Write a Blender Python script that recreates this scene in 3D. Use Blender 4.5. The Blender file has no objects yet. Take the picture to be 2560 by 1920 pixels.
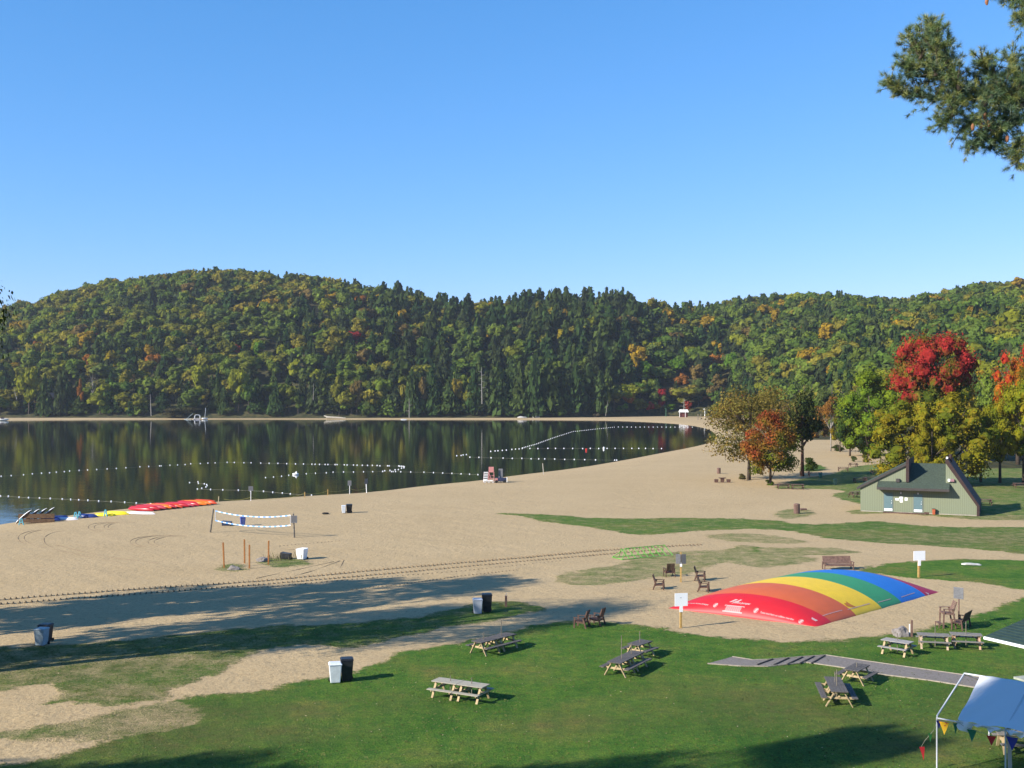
import bpy, bmesh, math, random
import numpy as np
from mathutils import Vector, Matrix, noise as mnoise
R = math.radians
SC = bpy.context.scene
COL = SC.collection
random.seed(7); RNG = np.random.RandomState(7)

# ------------------------------------------------------------------ camera, sky, sun, exposure
CAMZ, F, YH, CX = 14.5, 2800.0, 982.0, 1280.0      # eye height; focal length, horizon row and centre column in photo pixels
WZ = -0.7                                          # lake level
cam = bpy.data.cameras.new('camera'); camo = bpy.data.objects.new('camera', cam); COL.objects.link(camo)
camo.location = (0, 0, CAMZ); camo.rotation_euler = (R(90), 0, 0)
cam.sensor_width = 36; cam.lens = 36*F/2560; cam.shift_y = (YH-960)/2560
cam.clip_start = 0.1; cam.clip_end = 6000
SC.camera = camo
SC.render.resolution_x = 1024; SC.render.resolution_y = 768
SUN_EL, SUN_AZ = 27.0, 62.0                        # the shadows run 62 degrees right of straight ahead
sd = Vector((-math.sin(R(SUN_AZ))*math.cos(R(SUN_EL)), -math.cos(R(SUN_AZ))*math.cos(R(SUN_EL)), math.sin(R(SUN_EL))))
w = bpy.data.worlds.new('World'); SC.world = w; w.use_nodes = True
nt = w.node_tree; bg = nt.nodes['Background']
sky = nt.nodes.new('ShaderNodeTexSky'); sky.sky_type = 'NISHITA'; sky.sun_disc = False
sky.sun_elevation = R(SUN_EL); sky.sun_rotation = R(180+SUN_AZ)
sky.altitude = 300; sky.air_density = 1.0; sky.dust_density = 0.1; sky.ozone_density = 4.0
tint = nt.nodes.new('ShaderNodeMix'); tint.data_type = 'RGBA'; tint.blend_type = 'MULTIPLY'; tint.inputs[0].default_value = 1
tint.inputs[7].default_value = (0.74, 0.98, 1.38, 1); nt.links.new(sky.outputs[0], tint.inputs[6]); bg.inputs[1].default_value = 0.089
sx = nt.nodes.new('ShaderNodeSeparateColor'); cx_ = nt.nodes.new('ShaderNodeCombineColor'); nt.links.new(tint.outputs[2], sx.inputs[0])
for i_, (g_, c_) in enumerate(((1.22, 1.20), (0.78, 0.835), (0.72, 0.925))):      # camera-like sky response per channel
    k_ = 0.17; a_ = nt.nodes.new('ShaderNodeMath'); a_.operation = 'MULTIPLY'; a_.inputs[1].default_value = k_; nt.links.new(sx.outputs[i_], a_.inputs[0])
    b_ = nt.nodes.new('ShaderNodeMath'); b_.operation = 'POWER'; b_.inputs[1].default_value = g_; nt.links.new(a_.outputs[0], b_.inputs[0])
    d_ = nt.nodes.new('ShaderNodeMath'); d_.operation = 'MULTIPLY'; d_.inputs[1].default_value = c_/k_; nt.links.new(b_.outputs[0], d_.inputs[0]); nt.links.new(d_.outputs[0], cx_.inputs[i_])
nt.links.new(cx_.outputs[0], bg.inputs[0])
sl = bpy.data.lights.new('sun', 'SUN'); sl.energy = 5.0; sl.angle = R(0.5); sl.color = (1.0, 0.93, 0.81)
so = bpy.data.objects.new('sun', sl); COL.objects.link(so); so.location = (-60, -40, 60)
so.rotation_euler = (-sd).to_track_quat('-Z', 'Y').to_euler()
SC.view_settings.view_transform = 'Standard'; SC.view_settings.look = 'None'
SC.view_settings.exposure = 0.95; SC.view_settings.gamma = 1.0
SC.render.engine = 'CYCLES'
SC.cycles.max_bounces = 6; SC.cycles.transparent_max_bounces = 4

# ------------------------------------------------------------------ helpers
def mat(name, col, rough=0.8, var=0.0, vs=3.0, bump=0.0, bs=20.0, spec=0.3, metal=0.0, col2=None, stretch=None, coat=0.0):
    if max(col) < .7: col = tuple(c*.74 for c in col); col2 = tuple(c*.74 for c in col2) if col2 else None
    m = bpy.data.materials.new(name); m.use_nodes = True
    t = m.node_tree; p = t.nodes['Principled BSDF']
    p.inputs['Base Color'].default_value = (*col, 1); p.inputs['Roughness'].default_value = rough
    p.inputs['Specular IOR Level'].default_value = spec; p.inputs['Metallic'].default_value = metal
    p.inputs['Coat Weight'].default_value = coat
    tc = t.nodes.new('ShaderNodeTexCoord'); src = tc.outputs['Object']
    if stretch:
        mp = t.nodes.new('ShaderNodeMapping'); mp.inputs['Scale'].default_value = stretch
        t.links.new(src, mp.inputs[0]); src = mp.outputs[0]
    if var > 0 or col2:
        n = t.nodes.new('ShaderNodeTexNoise'); n.inputs['Scale'].default_value = vs; n.inputs['Detail'].default_value = 6
        n.inputs['Roughness'].default_value = 0.65
        t.links.new(src, n.inputs['Vector'])
        r = t.nodes.new('ShaderNodeValToRGB')
        a = [c*(1-var) for c in col]; b = [min(1, c*(1+var)) for c in (col2 or col)]
        r.color_ramp.elements[0].color = (*a, 1); r.color_ramp.elements[1].color = (*b, 1)
        r.color_ramp.elements[0].position = 0.35; r.color_ramp.elements[1].position = 0.65
        t.links.new(n.outputs[0], r.inputs[0]); t.links.new(r.outputs[0], p.inputs['Base Color'])
    if bump > 0:
        n = t.nodes.new('ShaderNodeTexNoise'); n.inputs['Scale'].default_value = bs; n.inputs['Detail'].default_value = 4
        t.links.new(src, n.inputs['Vector'])
        b = t.nodes.new('ShaderNodeBump'); b.inputs['Strength'].default_value = bump; b.inputs['Distance'].default_value = 0.05
        t.links.new(n.outputs[0], b.inputs['Height']); t.links.new(b.outputs[0], p.inputs['Normal'])
    return m

class MB:
    """collects boxes, beams, tubes and sheets into ONE mesh"""
    def __init__(s): s.v = []; s.f = []
    def add(s, vs, fs):
        o = len(s.v); s.v += [tuple(v) for v in vs]; s.f += [tuple(i+o for i in f) for f in fs]; return s
    def box(s, c, d, rz=0, rx=0, ry=0, taper=1.0):
        hx, hy, hz = d[0]/2, d[1]/2, d[2]/2
        M = Matrix.Translation(c) @ Matrix.Rotation(rz, 4, 'Z') @ Matrix.Rotation(ry, 4, 'Y') @ Matrix.Rotation(rx, 4, 'X')
        vs = []
        for z in (-1, 1):
            k = 1 if z > 0 else taper
            for x, y in ((-1, -1), (1, -1), (1, 1), (-1, 1)): vs.append(M @ Vector((x*hx*k, y*hy*k, z*hz)))
        return s.add(vs, [(3, 2, 1, 0), (4, 5, 6, 7), (0, 1, 5, 4), (1, 2, 6, 5), (2, 3, 7, 6), (3, 0, 4, 7)])
    def beam(s, p, q, w_, t_, up=(0, 0, 1)):
        p = Vector(p); q = Vector(q); d = (q-p).normalized(); u = Vector(up)
        if abs(d.dot(u)) > 0.98: u = Vector((1, 0, 0))
        a = d.cross(u).normalized()*w_/2; b = a.cross(d).normalized()*t_/2
        vs = [p-a-b, p+a-b, p+a+b, p-a+b, q-a-b, q+a-b, q+a+b, q-a+b]
        return s.add(vs, [(3, 2, 1, 0), (4, 5, 6, 7), (0, 1, 5, 4), (1, 2, 6, 5), (2, 3, 7, 6), (3, 0, 4, 7)])
    def tube(s, pts, rs, n=8, cap=True):
        pts = [Vector(p) for p in pts]
        if not isinstance(rs, (list, tuple)): rs = [rs]*len(pts)
        vs = []; fs = []
        for i, p in enumerate(pts):
            d = (pts[min(i+1, len(pts)-1)]-pts[max(i-1, 0)]).normalized()
            u = Vector((0, 0, 1)) if abs(d.z) < 0.9 else Vector((1, 0, 0))
            a = d.cross(u).normalized(); b = a.cross(d)
            for k in range(n):
                t = 2*math.pi*k/n; vs.append(p+(a*math.cos(t)+b*math.sin(t))*rs[i])
        for i in range(len(pts)-1):
            for k in range(n): fs.append((i*n+k, i*n+(k+1) % n, (i+1)*n+(k+1) % n, (i+1)*n+k))
        if cap: fs += [tuple(range(n))[::-1], tuple(range((len(pts)-1)*n, len(pts)*n))]
        return s.add(vs, fs)
    def prism(s, poly, axis_vec, org=(0, 0, 0), ex=(1, 0, 0), ey=(0, 0, 1)):
        ex = Vector(ex); ey = Vector(ey); o = Vector(org); a = Vector(axis_vec); n = len(poly)
        v0 = [o+ex*x+ey*y for x, y in poly]; v1 = [v+a for v in v0]
        return s.add(v0+v1, [tuple(range(n)), tuple(range(2*n-1, n-1, -1))]+[(i, (i+1) % n, n+(i+1) % n, n+i) for i in range(n)])
    def ball(s, c, r, n=8, m=6, sc=(1, 1, 1), jit=0):
        vs = []; fs = []
        for i in range(m+1):
            th = math.pi*i/m
            for k in range(n):
                ph = 2*math.pi*k/n; j = 1+(random.random()-.5)*jit if 0 < i < m else 1
                vs.append((c[0]+r*sc[0]*math.sin(th)*math.cos(ph)*j, c[1]+r*sc[1]*math.sin(th)*math.sin(ph)*j, c[2]+r*sc[2]*math.cos(th)*j))
        for i in range(m):
            for k in range(n): fs.append((i*n+k, (i+1)*n+k, (i+1)*n+(k+1) % n, i*n+(k+1) % n))
        return s.add(vs, fs)
    def build(s, name, m, parent=None, bevel=0.0, smooth=False):
        me = bpy.data.meshes.new(name); me.from_pydata(s.v, [], s.f); me.materials.append(m)
        bm = bmesh.new(); bm.from_mesh(me); bmesh.ops.recalc_face_normals(bm, faces=bm.faces); bm.to_mesh(me); bm.free()
        if smooth: me.polygons.foreach_set('use_smooth', [True]*len(me.polygons))
        o = bpy.data.objects.new(name, me); COL.objects.link(o)
        if parent: o.parent = parent
        if bevel > 0:
            b = o.modifiers.new('bevel', 'BEVEL'); b.width = bevel; b.segments = 2; b.limit_method = 'ANGLE'
        return o

def tag(o, label=None, cat=None, group=None, kind=None):
    if label: o['label'] = label
    if cat: o['category'] = cat
    if group: o['group'] = group
    if kind: o['kind'] = kind
    return o
def thing(name, label, cat, loc=(0, 0, 0), rz=0, group=None):
    o = bpy.data.objects.new(name, None); COL.objects.link(o); o.empty_display_size = 0.3
    o.location = loc; o.rotation_euler = (0, 0, rz); return tag(o, label, cat, group)
def dup(root, loc, rz, label, group=None, scale=1.0):
    r = root.copy(); COL.objects.link(r); r.location = loc; r.rotation_euler = (0, 0, rz); r.scale = (scale,)*3
    r['label'] = label
    if group: r['group'] = group
    for ch in list(root.children):
        c = ch.copy(); COL.objects.link(c); c.parent = r
        for g in ch.children:
            d = g.copy(); COL.objects.link(d); d.parent = c
    return r

# ------------------------------------------------------------------ where photo points lie on the ground
def U(x, y, z=0.0):
    Y = F*(CAMZ-z)/(y-YH); return (Y*(x-CX)/F, Y)
shore_px = [(-140, 1340), (0, 1311), (38, 1305), (110, 1297), (240, 1280), (400, 1263), (558, 1253), (640, 1249), (799, 1238), (929, 1231),
            (1074, 1213), (1204, 1201), (1280, 1189.5), (1439, 1171), (1569, 1149), (1656, 1132), (1728, 1118.6), (1772, 1108),
            (1790, 1097), (1788, 1082), (1757, 1068), (1685, 1059), (1598, 1054), (1511, 1050.5), (1430, 1050), (1280, 1049), (1000, 1048.5), (640, 1048),
            (300, 1048.5), (0, 1051), (-300, 1053)]
lake = [U(x, y, WZ) for x, y in shore_px]
lake = [(-900, 60), (-300, 75), (-130, 103)] + lake + [(-620, 560), (-1400, 620)]
def densify(poly, it=2):
    p = np.array(poly)
    for _ in range(it):
        q = np.roll(p, -1, 0); p = np.stack([p*0.75+q*0.25, p*0.25+q*0.75], 1).reshape(-1, 2)
    return p
def sdf(poly, X, Y):
    """signed distance, positive inside"""
    p = np.asarray(poly, float); X = np.asarray(X, float); Y = np.asarray(Y, float)
    best = np.full(X.shape, 1e9); ins = np.zeros(X.shape, bool)
    for i in range(len(p)):
        ax, ay = p[i]; bx, by = p[(i+1) % len(p)]; dx, dy = bx-ax, by-ay; L = dx*dx+dy*dy+1e-9
        t = np.clip(((X-ax)*dx+(Y-ay)*dy)/L, 0, 1)
        best = np.minimum(best, (X-ax-t*dx)**2+(Y-ay-t*dy)**2)
        c = ((ay > Y) != (by > Y)) & (X < (bx-ax)*(Y-ay)/(by-ay+1e-12)+ax); ins ^= c
    return np.where(ins, 1, -1)*np.sqrt(best)
LAKE = densify(lake, 1)
sky_px = [(-700, 850), (-300, 800), (0, 776), (58, 760), (116, 748), (168, 734), (260, 706), (347, 699), (405, 692), (457, 682), (521, 680), (596, 680), (683, 686), (776, 694),
          (842, 703), (886, 711), (929, 721), (999, 733), (1045, 745), (1091, 756), (1204, 762), (1262, 758), (1315, 752), (1384, 746), (1465, 745), (1546, 748),
          (1627, 756), (1668, 766), (1778, 766), (1844, 750), (1920, 747), (1978, 742), (2041, 742), (2108, 742), (2180, 754), (2267, 759), (2319, 747),
          (2377, 738), (2418, 728), (2496, 720), (2560, 718), (2900, 700), (3400, 760)]
su = [(a-CX)/F for a, b in sky_px]; sy = [b for a, b in sky_px]
def base_d(u): return np.interp(u, [-.8, 0.02, .08, .13, .19, .25, .34, .5], [655, 655, 668, 700, 690, 560, 430, 380])
def ridge_d(u): return np.interp(u, [-.8, -.35, -.1, .05, .14, .25, .6], [1050, 1000, 920, 860, 900, 1050, 1050])
HT = 14.5
def vnoise(X, Y, s, seed=0):
    return (np.sin(X/s+seed)*np.cos(Y/s*1.3+seed*2)+.5*np.sin(X/s*2.3+Y/s*1.7+seed*3)+.5*np.cos(X/s*1.9-Y/s*2.6+seed))/2
def ground(X, Y):
    X = np.asarray(X, float); Y = np.asarray(Y, float)
    s = -sdf(LAKE, X, Y)                      # + on land
    t = np.clip(s/16, 0, 1); z = np.where(s > 0, WZ+0.7*(1-(1-t)**2), WZ+np.maximum(s*0.12, -3))
    u = X/np.maximum(Y, 1.0); b = base_d(u); r = ridge_d(u)
    zr = CAMZ+(YH-np.interp(u, su, sy))/F*r-HT
    q = np.clip((Y-b)/(r-b), 0, 1); h = zr*(1-(1-q)**1.45)
    h = h*(1+0.045*vnoise(X, Y, 34)*q*(1-q)*4)
    back = np.clip((Y-r)/400, 0, 1); h = h*(1-0.6*back*back)
    z = z+np.where((Y > b) & (s > 0), h, 0)
    near = np.clip(1-Y/34, 0, 2); z = z+12.8*np.where(near < 1, near**1.3, 1+(near-1)*0.15)
    return z
def G1(x, y): return float(ground(np.array([x]), np.array([y]))[0])
def P(px, py):
    """ground point seen at photo pixel"""
    z = 0.0
    for _ in range(6):
        x, y = U(px, py, z); z = G1(x, y)
    return Vector((x, y, z))

# ------------------------------------------------------------------ grass map (world polygons)
gp = []
def grass(pts, dens=1.0): gp.append((densify([U(x, y) for x, y in pts], 1), dens))
grass([(434, 1792), (448, 1740), (578, 1733), (640, 1731), (698, 1712), (779, 1695), (883, 1681), (958, 1651), (1016, 1628), (1103, 1614), (1175, 1600), (1280, 1578), (1338, 1561), (1425, 1551),
       (1540, 1557), (1670, 1570), (1714, 1582), (1801, 1596), (1920, 1599), (1963, 1605), (2094, 1600), (2166, 1593), (2209, 1587), (2290, 1579), (2340, 1562), (2412, 1545), (2464, 1532), (2522, 1509), (2560, 1489),
       (2800, 1470), (3200, 1500), (3400, 2300), (60, 2300), (-600, 2300), (-300, 1945), (60, 1905), (180, 1878), (330, 1830)], 1.0)
grass([(-500, 1650), (-200, 1632), (0, 1618), (150, 1612), (400, 1592), (640, 1566), (800, 1562), (1000, 1548), (1100, 1532), (1180, 1510), (1240, 1500), (1300, 1505), (1381, 1524), (1280, 1541), (1219, 1556), (1146, 1567),
       (1068, 1573), (1051, 1588), (981, 1598), (958, 1606), (886, 1621), (842, 1616), (727, 1614), (640, 1628), (590, 1660), (535, 1689), (478, 1716), (396, 1727), (434, 1752), (300, 1762), (260, 1764), (160, 1757), (90, 1765), (165, 1735), (116, 1712), (60, 1718), (0, 1728), (-300, 1760)], .78)
grass([(-100, 1840), (0, 1832), (90, 1810), (162, 1811), (260, 1783), (350, 1765), (434, 1752), (520, 1745), (600, 1770), (560, 1850), (340, 1850), (150, 1850), (0, 1850)], .74)
grass([(1222, 1282), (1280, 1283), (1381, 1286), (1482, 1295), (1600, 1296), (1714, 1294), (1920, 1298), (2010, 1312), (2122, 1307), (2180, 1301), (2267, 1310), (2354, 1318), (2560, 1317), (3000, 1320), (3000, 1400), (2560, 1386), (2470, 1376), (2296, 1362),
       (2166, 1356), (2065, 1346), (2007, 1333), (1920, 1322), (1743, 1326), (1685, 1333), (1627, 1338), (1569, 1336), (1526, 1327), (1454, 1315), (1381, 1308), (1338, 1301), (1309, 1291)], .78)
grass([(1743, 1337), (1840, 1332), (1920, 1336), (2010, 1350), (2020, 1358), (1920, 1360), (1800, 1352)], .62)
grass([(1380, 1450), (1400, 1434), (1480, 1420), (1560, 1408), (1600, 1385), (1690, 1378), (1820, 1375), (1850, 1360), (1920, 1370), (2060, 1366), (2170, 1382), (2080, 1388), (2000, 1388), (2060, 1398), (1990, 1412), (1920, 1420),
       (1860, 1414), (1800, 1405), (1760, 1425), (1740, 1434), (1640, 1442), (1600, 1452), (1500, 1466), (1420, 1463)], .64)
grass([(1390, 1452), (1440, 1436), (1530, 1426), (1610, 1424), (1600, 1446), (1500, 1463), (1420, 1462)], .85)
grass([(1810, 1375), (1860, 1364), (1960, 1372), (2040, 1380), (1980, 1398), (1900, 1410), (1830, 1400)], .8)
grass([(2130, 1428), (2190, 1412), (2300, 1402), (2420, 1396), (2560, 1400), (2900, 1405), (2900, 1480), (2560, 1478), (2500, 1465), (2440, 1456), (2330, 1450), (2250, 1442), (2180, 1433)], 1.0)
grass([(532, 1416), (570, 1408), (620, 1414), (612, 1428), (560, 1431)], .66)
grass([(640, 1402), (680, 1394), (740, 1395), (790, 1404), (760, 1414), (700, 1420), (645, 1412)], .70)
grass([(1930, 1286), (1960, 1272), (2020, 1274), (2045, 1284), (2000, 1296), (1950, 1298)], .66)
grass([(2115, 1276), (2151, 1274), (2445, 1284), (2700, 1285), (2700, 1300), (2480, 1302), (2330, 1291), (2240, 1282), (2130, 1287)], .7)
grass([(1925, 1224), (1960, 1206), (2020, 1193), (2080, 1186), (2110, 1172), (2150, 1163), (2200, 1160), (2300, 1150), (2560, 1140), (3200, 1140), (3200, 1292), (2450, 1292), (2160, 1262), (2110, 1252), (2070, 1236), (2120, 1228), (2080, 1224), (2000, 1220)], .75)
grass([(1990, 1176), (2010, 1160), (2040, 1158), (2075, 1172), (2040, 1180)], .8)
def axis(segs):
    out = [segs[0][0]]
    for a, b, st in segs:
        x = a
        while x < b-1e-6: x = min(b, x+st); out.append(x)
    return np.array(out)
xs = axis([(-1500, -700, 50), (-700, -320, 12), (-320, -120, 5), (-120, -45, 1.6), (-45, 62, .5), (62, 130, 1.3), (130, 320, 4), (320, 620, 10), (620, 1500, 50)])
ys = axis([(-90, 34, 3), (34, 100, .5), (100, 150, .7), (150, 230, 1.4), (230, 420, 3), (420, 600, 6), (600, 720, 3), (720, 1100, 9), (1100, 2300, 70)])
GX, GY = np.meshgrid(xs, ys); GZ = ground(GX, GY)
jit = np.where((GY > 30) & (GY < 200), 1, 0)
GZ += jit*0.025*vnoise(GX, GY, 1.1)*(GZ > -.3)
gs = np.full(GX.shape, -6.0); gd = np.zeros(GX.shape)
for poly, dens in gp:
    s = sdf(poly, GX, GY); m = s > gs; gd = np.where(m, dens, gd); gs = np.where(m, s, gs)
gs = np.where(GY < 40, 6, gs); gd = np.where(GY < 40, 1, gd)
gdry = np.zeros(GX.shape)
for px_, py_, rx_, ry_, am_ in ((420, 1850, 5, 3, .9), (650, 1835, 4, 2, .7), (250, 1860, 5, 4, .8), (1930, 1770, 5, 4, .75), (2150, 1800, 6, 3, .6), (1750, 1730, 4, 3, .4), (2450, 1345, 14, 5, .5), (100, 1660, 9, 5, .8), (330, 1650, 7, 3, .8), (500, 1600, 5, 2, .5), (300, 1730, 5, 2, .8), (520, 1780, 6, 2, .8), (380, 1800, 6, 3, .9), (1500, 1800, 5, 2, .4), (1000, 1760, 4, 2, .35), (2350, 1850, 5, 3, .6),
                                (2080, 1600, 3, .8, .5), (560, 1720, 4, 2, .6), (2200, 1660, 2, 1, .6), (1980, 1680, 2, 1, .6), (780, 1830, 3, 1.5, .5), (2500, 1760, 4, 3, .6)):
    cx0, cy0 = U(px_, py_); gdry = np.maximum(gdry, am_*np.exp(-((GX-cx0)/rx_)**2-((GY-cy0)/ry_)**2))
ub = GX/np.maximum(GY, 1); forest = np.clip((GY-base_d(ub))/6+1.5, 0, 1)
forest = np.maximum(forest, np.where((GY > 215) & (sdf(LAKE, GX, GY) < -25), 1, 0)*np.clip(np.maximum((ub-.335)*GY/8, np.where(GY > 345, (ub-.21)*GY/8, 0)), 0, 1))
ny, nx = GX.shape
V = np.stack([GX, GY, GZ], -1).reshape(-1, 3)
idx = np.arange(ny*nx).reshape(ny, nx)
Q = np.stack([idx[:-1, :-1], idx[:-1, 1:], idx[1:, 1:], idx[1:, :-1]], -1).reshape(-1, 4)
def np_mesh(name, V, T, Q, m, attrs=None, smooth=False, col=None):
    T = np.zeros((0, 3), int) if T is None else T; Q = np.zeros((0, 4), int) if Q is None else Q
    me = bpy.data.meshes.new(name); me.vertices.add(len(V)); me.vertices.foreach_set('co', V.astype(np.float32).ravel())
    nl = T.size+Q.size; me.loops.add(nl); me.loops.foreach_set('vertex_index', np.concatenate([T.ravel(), Q.ravel()]).astype(np.int32))
    me.polygons.add(len(T)+len(Q))
    st = np.concatenate([np.arange(len(T))*3, T.size+np.arange(len(Q))*4]).astype(np.int32)
    me.polygons.foreach_set('loop_start', st)
    me.polygons.foreach_set('use_smooth', np.full(len(T)+len(Q), smooth))
    for k, a in (attrs or {}).items():
        at = me.attributes.new(k, 'FLOAT', 'POINT'); at.data.foreach_set('value', a.astype(np.float32).ravel())
    if col is not None:
        at = me.attributes.new('Col', 'FLOAT_COLOR', 'POINT')
        c4 = np.concatenate([col, np.ones((len(col), 1))], 1).astype(np.float32); at.data.foreach_set('color', c4.ravel())
    me.update(calc_edges=True); me.validate(); me.materials.append(m); return me

# ground material: sand, turf, forest floor
gm = bpy.data.materials.new('ground'); gm.use_nodes = True; t = gm.node_tree; N = t.nodes; L = t.links; pb = N['Principled BSDF']
pb.inputs['Roughness'].default_value = .95; pb.inputs['Specular IOR Level'].default_value = .12
tc = N.new('ShaderNodeTexCoord')
def noi(scale, det=4, rough=.6, vec=None):
    n = N.new('ShaderNodeTexNoise'); n.inputs['Scale'].default_value = scale; n.inputs['Detail'].default_value = det; n.inputs['Roughness'].default_value = rough
    L.new(vec or tc.outputs['Object'], n.inputs['Vector']); return n.outputs[0]
def ramp(src, stops):
    r = N.new('ShaderNodeValToRGB'); L.new(src, r.inputs[0]); e = r.color_ramp.elements
    while len(e) < len(stops): e.new(.5)
    for k, (p, c) in enumerate(stops): e[k].position = p; e[k].color = (*c, 1) if len(c) == 3 else c
    return r.outputs[0]
def mth(op, a, b=None, clamp=False):
    n = N.new('ShaderNodeMath'); n.operation = op; n.use_clamp = clamp
    for i, x in enumerate((a, b)):
        if x is None: continue
        if isinstance(x, (int, float)): n.inputs[i].default_value = x
        else: L.new(x, n.inputs[i])
    return n.outputs[0]
def mix(fac, a, b, bt='MIX'):
    n = N.new('ShaderNodeMix'); n.data_type = 'RGBA'; n.blend_type = bt
    if isinstance(fac, (int, float)): n.inputs[0].default_value = fac
    else: L.new(fac, n.inputs[0])
    for k, x in ((6, a), (7, b)):
        if isinstance(x, tuple): n.inputs[k].default_value = (*x, 1)
        else: L.new(x, n.inputs[k])
    return n.outputs[2]
def attr(n_):
    a = N.new('ShaderNodeAttribute'); a.attribute_name = n_; return a.outputs['Fac']
sandc = mix(mth('MULTIPLY', noi(.09, 5), 1.0), (.405, .298, .162), (.515, .388, .225))
sandc = mix(ramp(noi(4.5, 6, .75), [(.36, (0, 0, 0)), (.62, (1, 1, 1))]), mix(1.0, sandc, (.80, .78, .75), 'MULTIPLY'), sandc)
sandc = mix(ramp(noi(2.4, 3, .9), [(.55, (0, 0, 0)), (.66, (1, 1, 1))]), sandc, mix(.6, sandc, (.20, .14, .07)))
sandc = mix(ramp(noi(11, 3, .7), [(.58, (0, 0, 0)), (.70, (1, 1, 1))]), sandc, (.19, .13, .07))
big = noi(.16, 5, .65); mid_ = noi(1.3, 5, .7); fine = noi(9, 4, .8)
gra = ramp(big, [(.36, (.052, .142, .015)), (.50, (.084, .178, .022)), (.60, (.125, .182, .032)), (.74, (.17, .155, .05))])
gra = mix(ramp(mid_, [(.40, (0, 0, 0)), (.62, (1, 1, 1))]), mix(1.0, gra, (.80, .90, .95), 'MULTIPLY'), mix(1.0, gra, (1.5, 1.22, 1.15), 'MULTIPLY'))
gra = mix(ramp(fine, [(.40, (0, 0, 0)), (.58, (1, 1, 1))]), mix(1.0, gra, (.50, .58, .6), 'MULTIPLY'), gra)
gra = mix(ramp(noi(4.0, 3, .8), [(.52, (0, 0, 0)), (.66, (1, 1, 1))]), gra, mix(1.0, gra, (1.45, 1.2, 1.25), 'MULTIPLY'))
gra = mix(ramp(noi(22, 1, .5), [(.735, (0, 0, 0)), (.76, (1, 1, 1))]), gra, (.42, .40, .24))
# edge of the turf, broken up by noise; sparse turf shows the sand between tufts
e1 = mth('ADD', attr('gs'), mth('MULTIPLY', mth('SUBTRACT', noi(.55, 6, .7), .5), 3.2))
e1 = mth('ADD', e1, mth('MULTIPLY', mth('SUBTRACT', noi(5, 4, .8), .5), 1.1))
e1 = mth('MULTIPLY', mth('ADD', e1, .1), 2.4, True)
dn = mth('ADD', mth('MULTIPLY', noi(.7, 6, .75), .75), mth('MULTIPLY', noi(6, 4, .8), .45))
dn = mth('MULTIPLY', mth('SUBTRACT', mth('ADD', attr('gd'), .12), dn), 3.2, True)
gmask = mth('MULTIPLY', e1, dn)
dryg = mix(mth('MULTIPLY', mth('SUBTRACT', 1.0, attr('gd')), 1.2, True), gra, mix(.5, gra, (.12, .115, .045)))
dryg = mix(mth('MULTIPLY', attr('dry'), ramp(noi(.8, 6, .75), [(.3, (.15, .15, .15)), (.6, (1, 1, 1))]), True), dryg, ramp(noi(3, 5, .8), [(.38, (.060, .080, .020)), (.62, (.135, .115, .042))]))
c = mix(gmask, sandc, dryg)
c = mix(attr('forest'), c, ramp(noi(.4, 5), [(.4, (.03, .035, .015)), (.7, (.09, .075, .03))]))
L.new(c, pb.inputs['Base Color'])
bh = mth('ADD', mth('MULTIPLY', noi(2.6, 5, .75), .09), mth('MULTIPLY', noi(.5, 3), .12))
bh = mth('ADD', bh, mth('MULTIPLY', gmask, mth('MULTIPLY', noi(11, 3, .8), .20)))
bp = N.new('ShaderNodeBump'); bp.inputs['Distance'].default_value = 1.0; bp.inputs['Strength'].default_value = .85
L.new(bh, bp.inputs['Height']); L.new(bp.outputs[0], pb.inputs['Normal'])
me = np_mesh('ground', V, None, Q, gm, {'gs': gs, 'gd': gd-gdry*.12, 'forest': forest, 'dry': gdry}, smooth=True)
go = bpy.data.objects.new('ground', me); COL.objects.link(go); tag(go, kind='structure')

# lake
wm = bpy.data.materials.new('lake_water'); wm.use_nodes = True; t = wm.node_tree; N = t.nodes; L = t.links
for n in list(N):
    if n.type == 'BSDF_PRINCIPLED': N.remove(n)
out = N['Material Output']; gl = N.new('ShaderNodeBsdfGlossy'); gl.inputs['Roughness'].default_value = .02; gl.inputs['Color'].default_value = (1, 1, 1, 1)
df = N.new('ShaderNodeBsdfDiffuse'); df.inputs['Color'].default_value = (.010, .012, .006, 1)
fr = N.new('ShaderNodeFresnel'); fr.inputs['IOR'].default_value = 1.33; mx = N.new('ShaderNodeMixShader')
tc = N.new('ShaderNodeTexCoord')
def wn(sc, det, vec):
    mp = N.new('ShaderNodeMapping'); mp.inputs['Scale'].default_value = vec; L.new(tc.outputs['Object'], mp.inputs[0])
    n = N.new('ShaderNodeTexNoise'); n.inputs['Scale'].default_value = sc; n.inputs['Detail'].default_value = det; L.new(mp.outputs[0], n.inputs['Vector']); return n.outputs[0]
bp = N.new('ShaderNodeBump'); bp.inputs['Distance'].default_value = .006; bp.inputs['Strength'].default_value = 1
bp2 = N.new('ShaderNodeBump'); bp2.inputs['Distance'].default_value = .012; bp2.inputs['Strength'].default_value = 1
L.new(wn(1.6, 3, (1, 1, 1)), bp.inputs['Height']); L.new(wn(.22, 2, (1, 1, 1)), bp2.inputs['Height'])
L.new(bp2.outputs[0], bp.inputs['Normal'])
L.new(bp.outputs[0], gl.inputs['Normal']); L.new(fr.outputs[0], mx.inputs[0]); L.new(df.outputs[0], mx.inputs[1]); L.new(gl.outputs[0], mx.inputs[2])
L.new(mx.outputs[0], out.inputs['Surface'])
me = np_mesh('lake', np.array([(-1500, 40, WZ), (200, 40, WZ), (200, 760, WZ), (-1500, 760, WZ)], float), None, np.array([[0, 1, 2, 3]]), wm)
o = bpy.data.objects.new('lake', me); COL.objects.link(o); tag(o, kind='structure')

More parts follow.
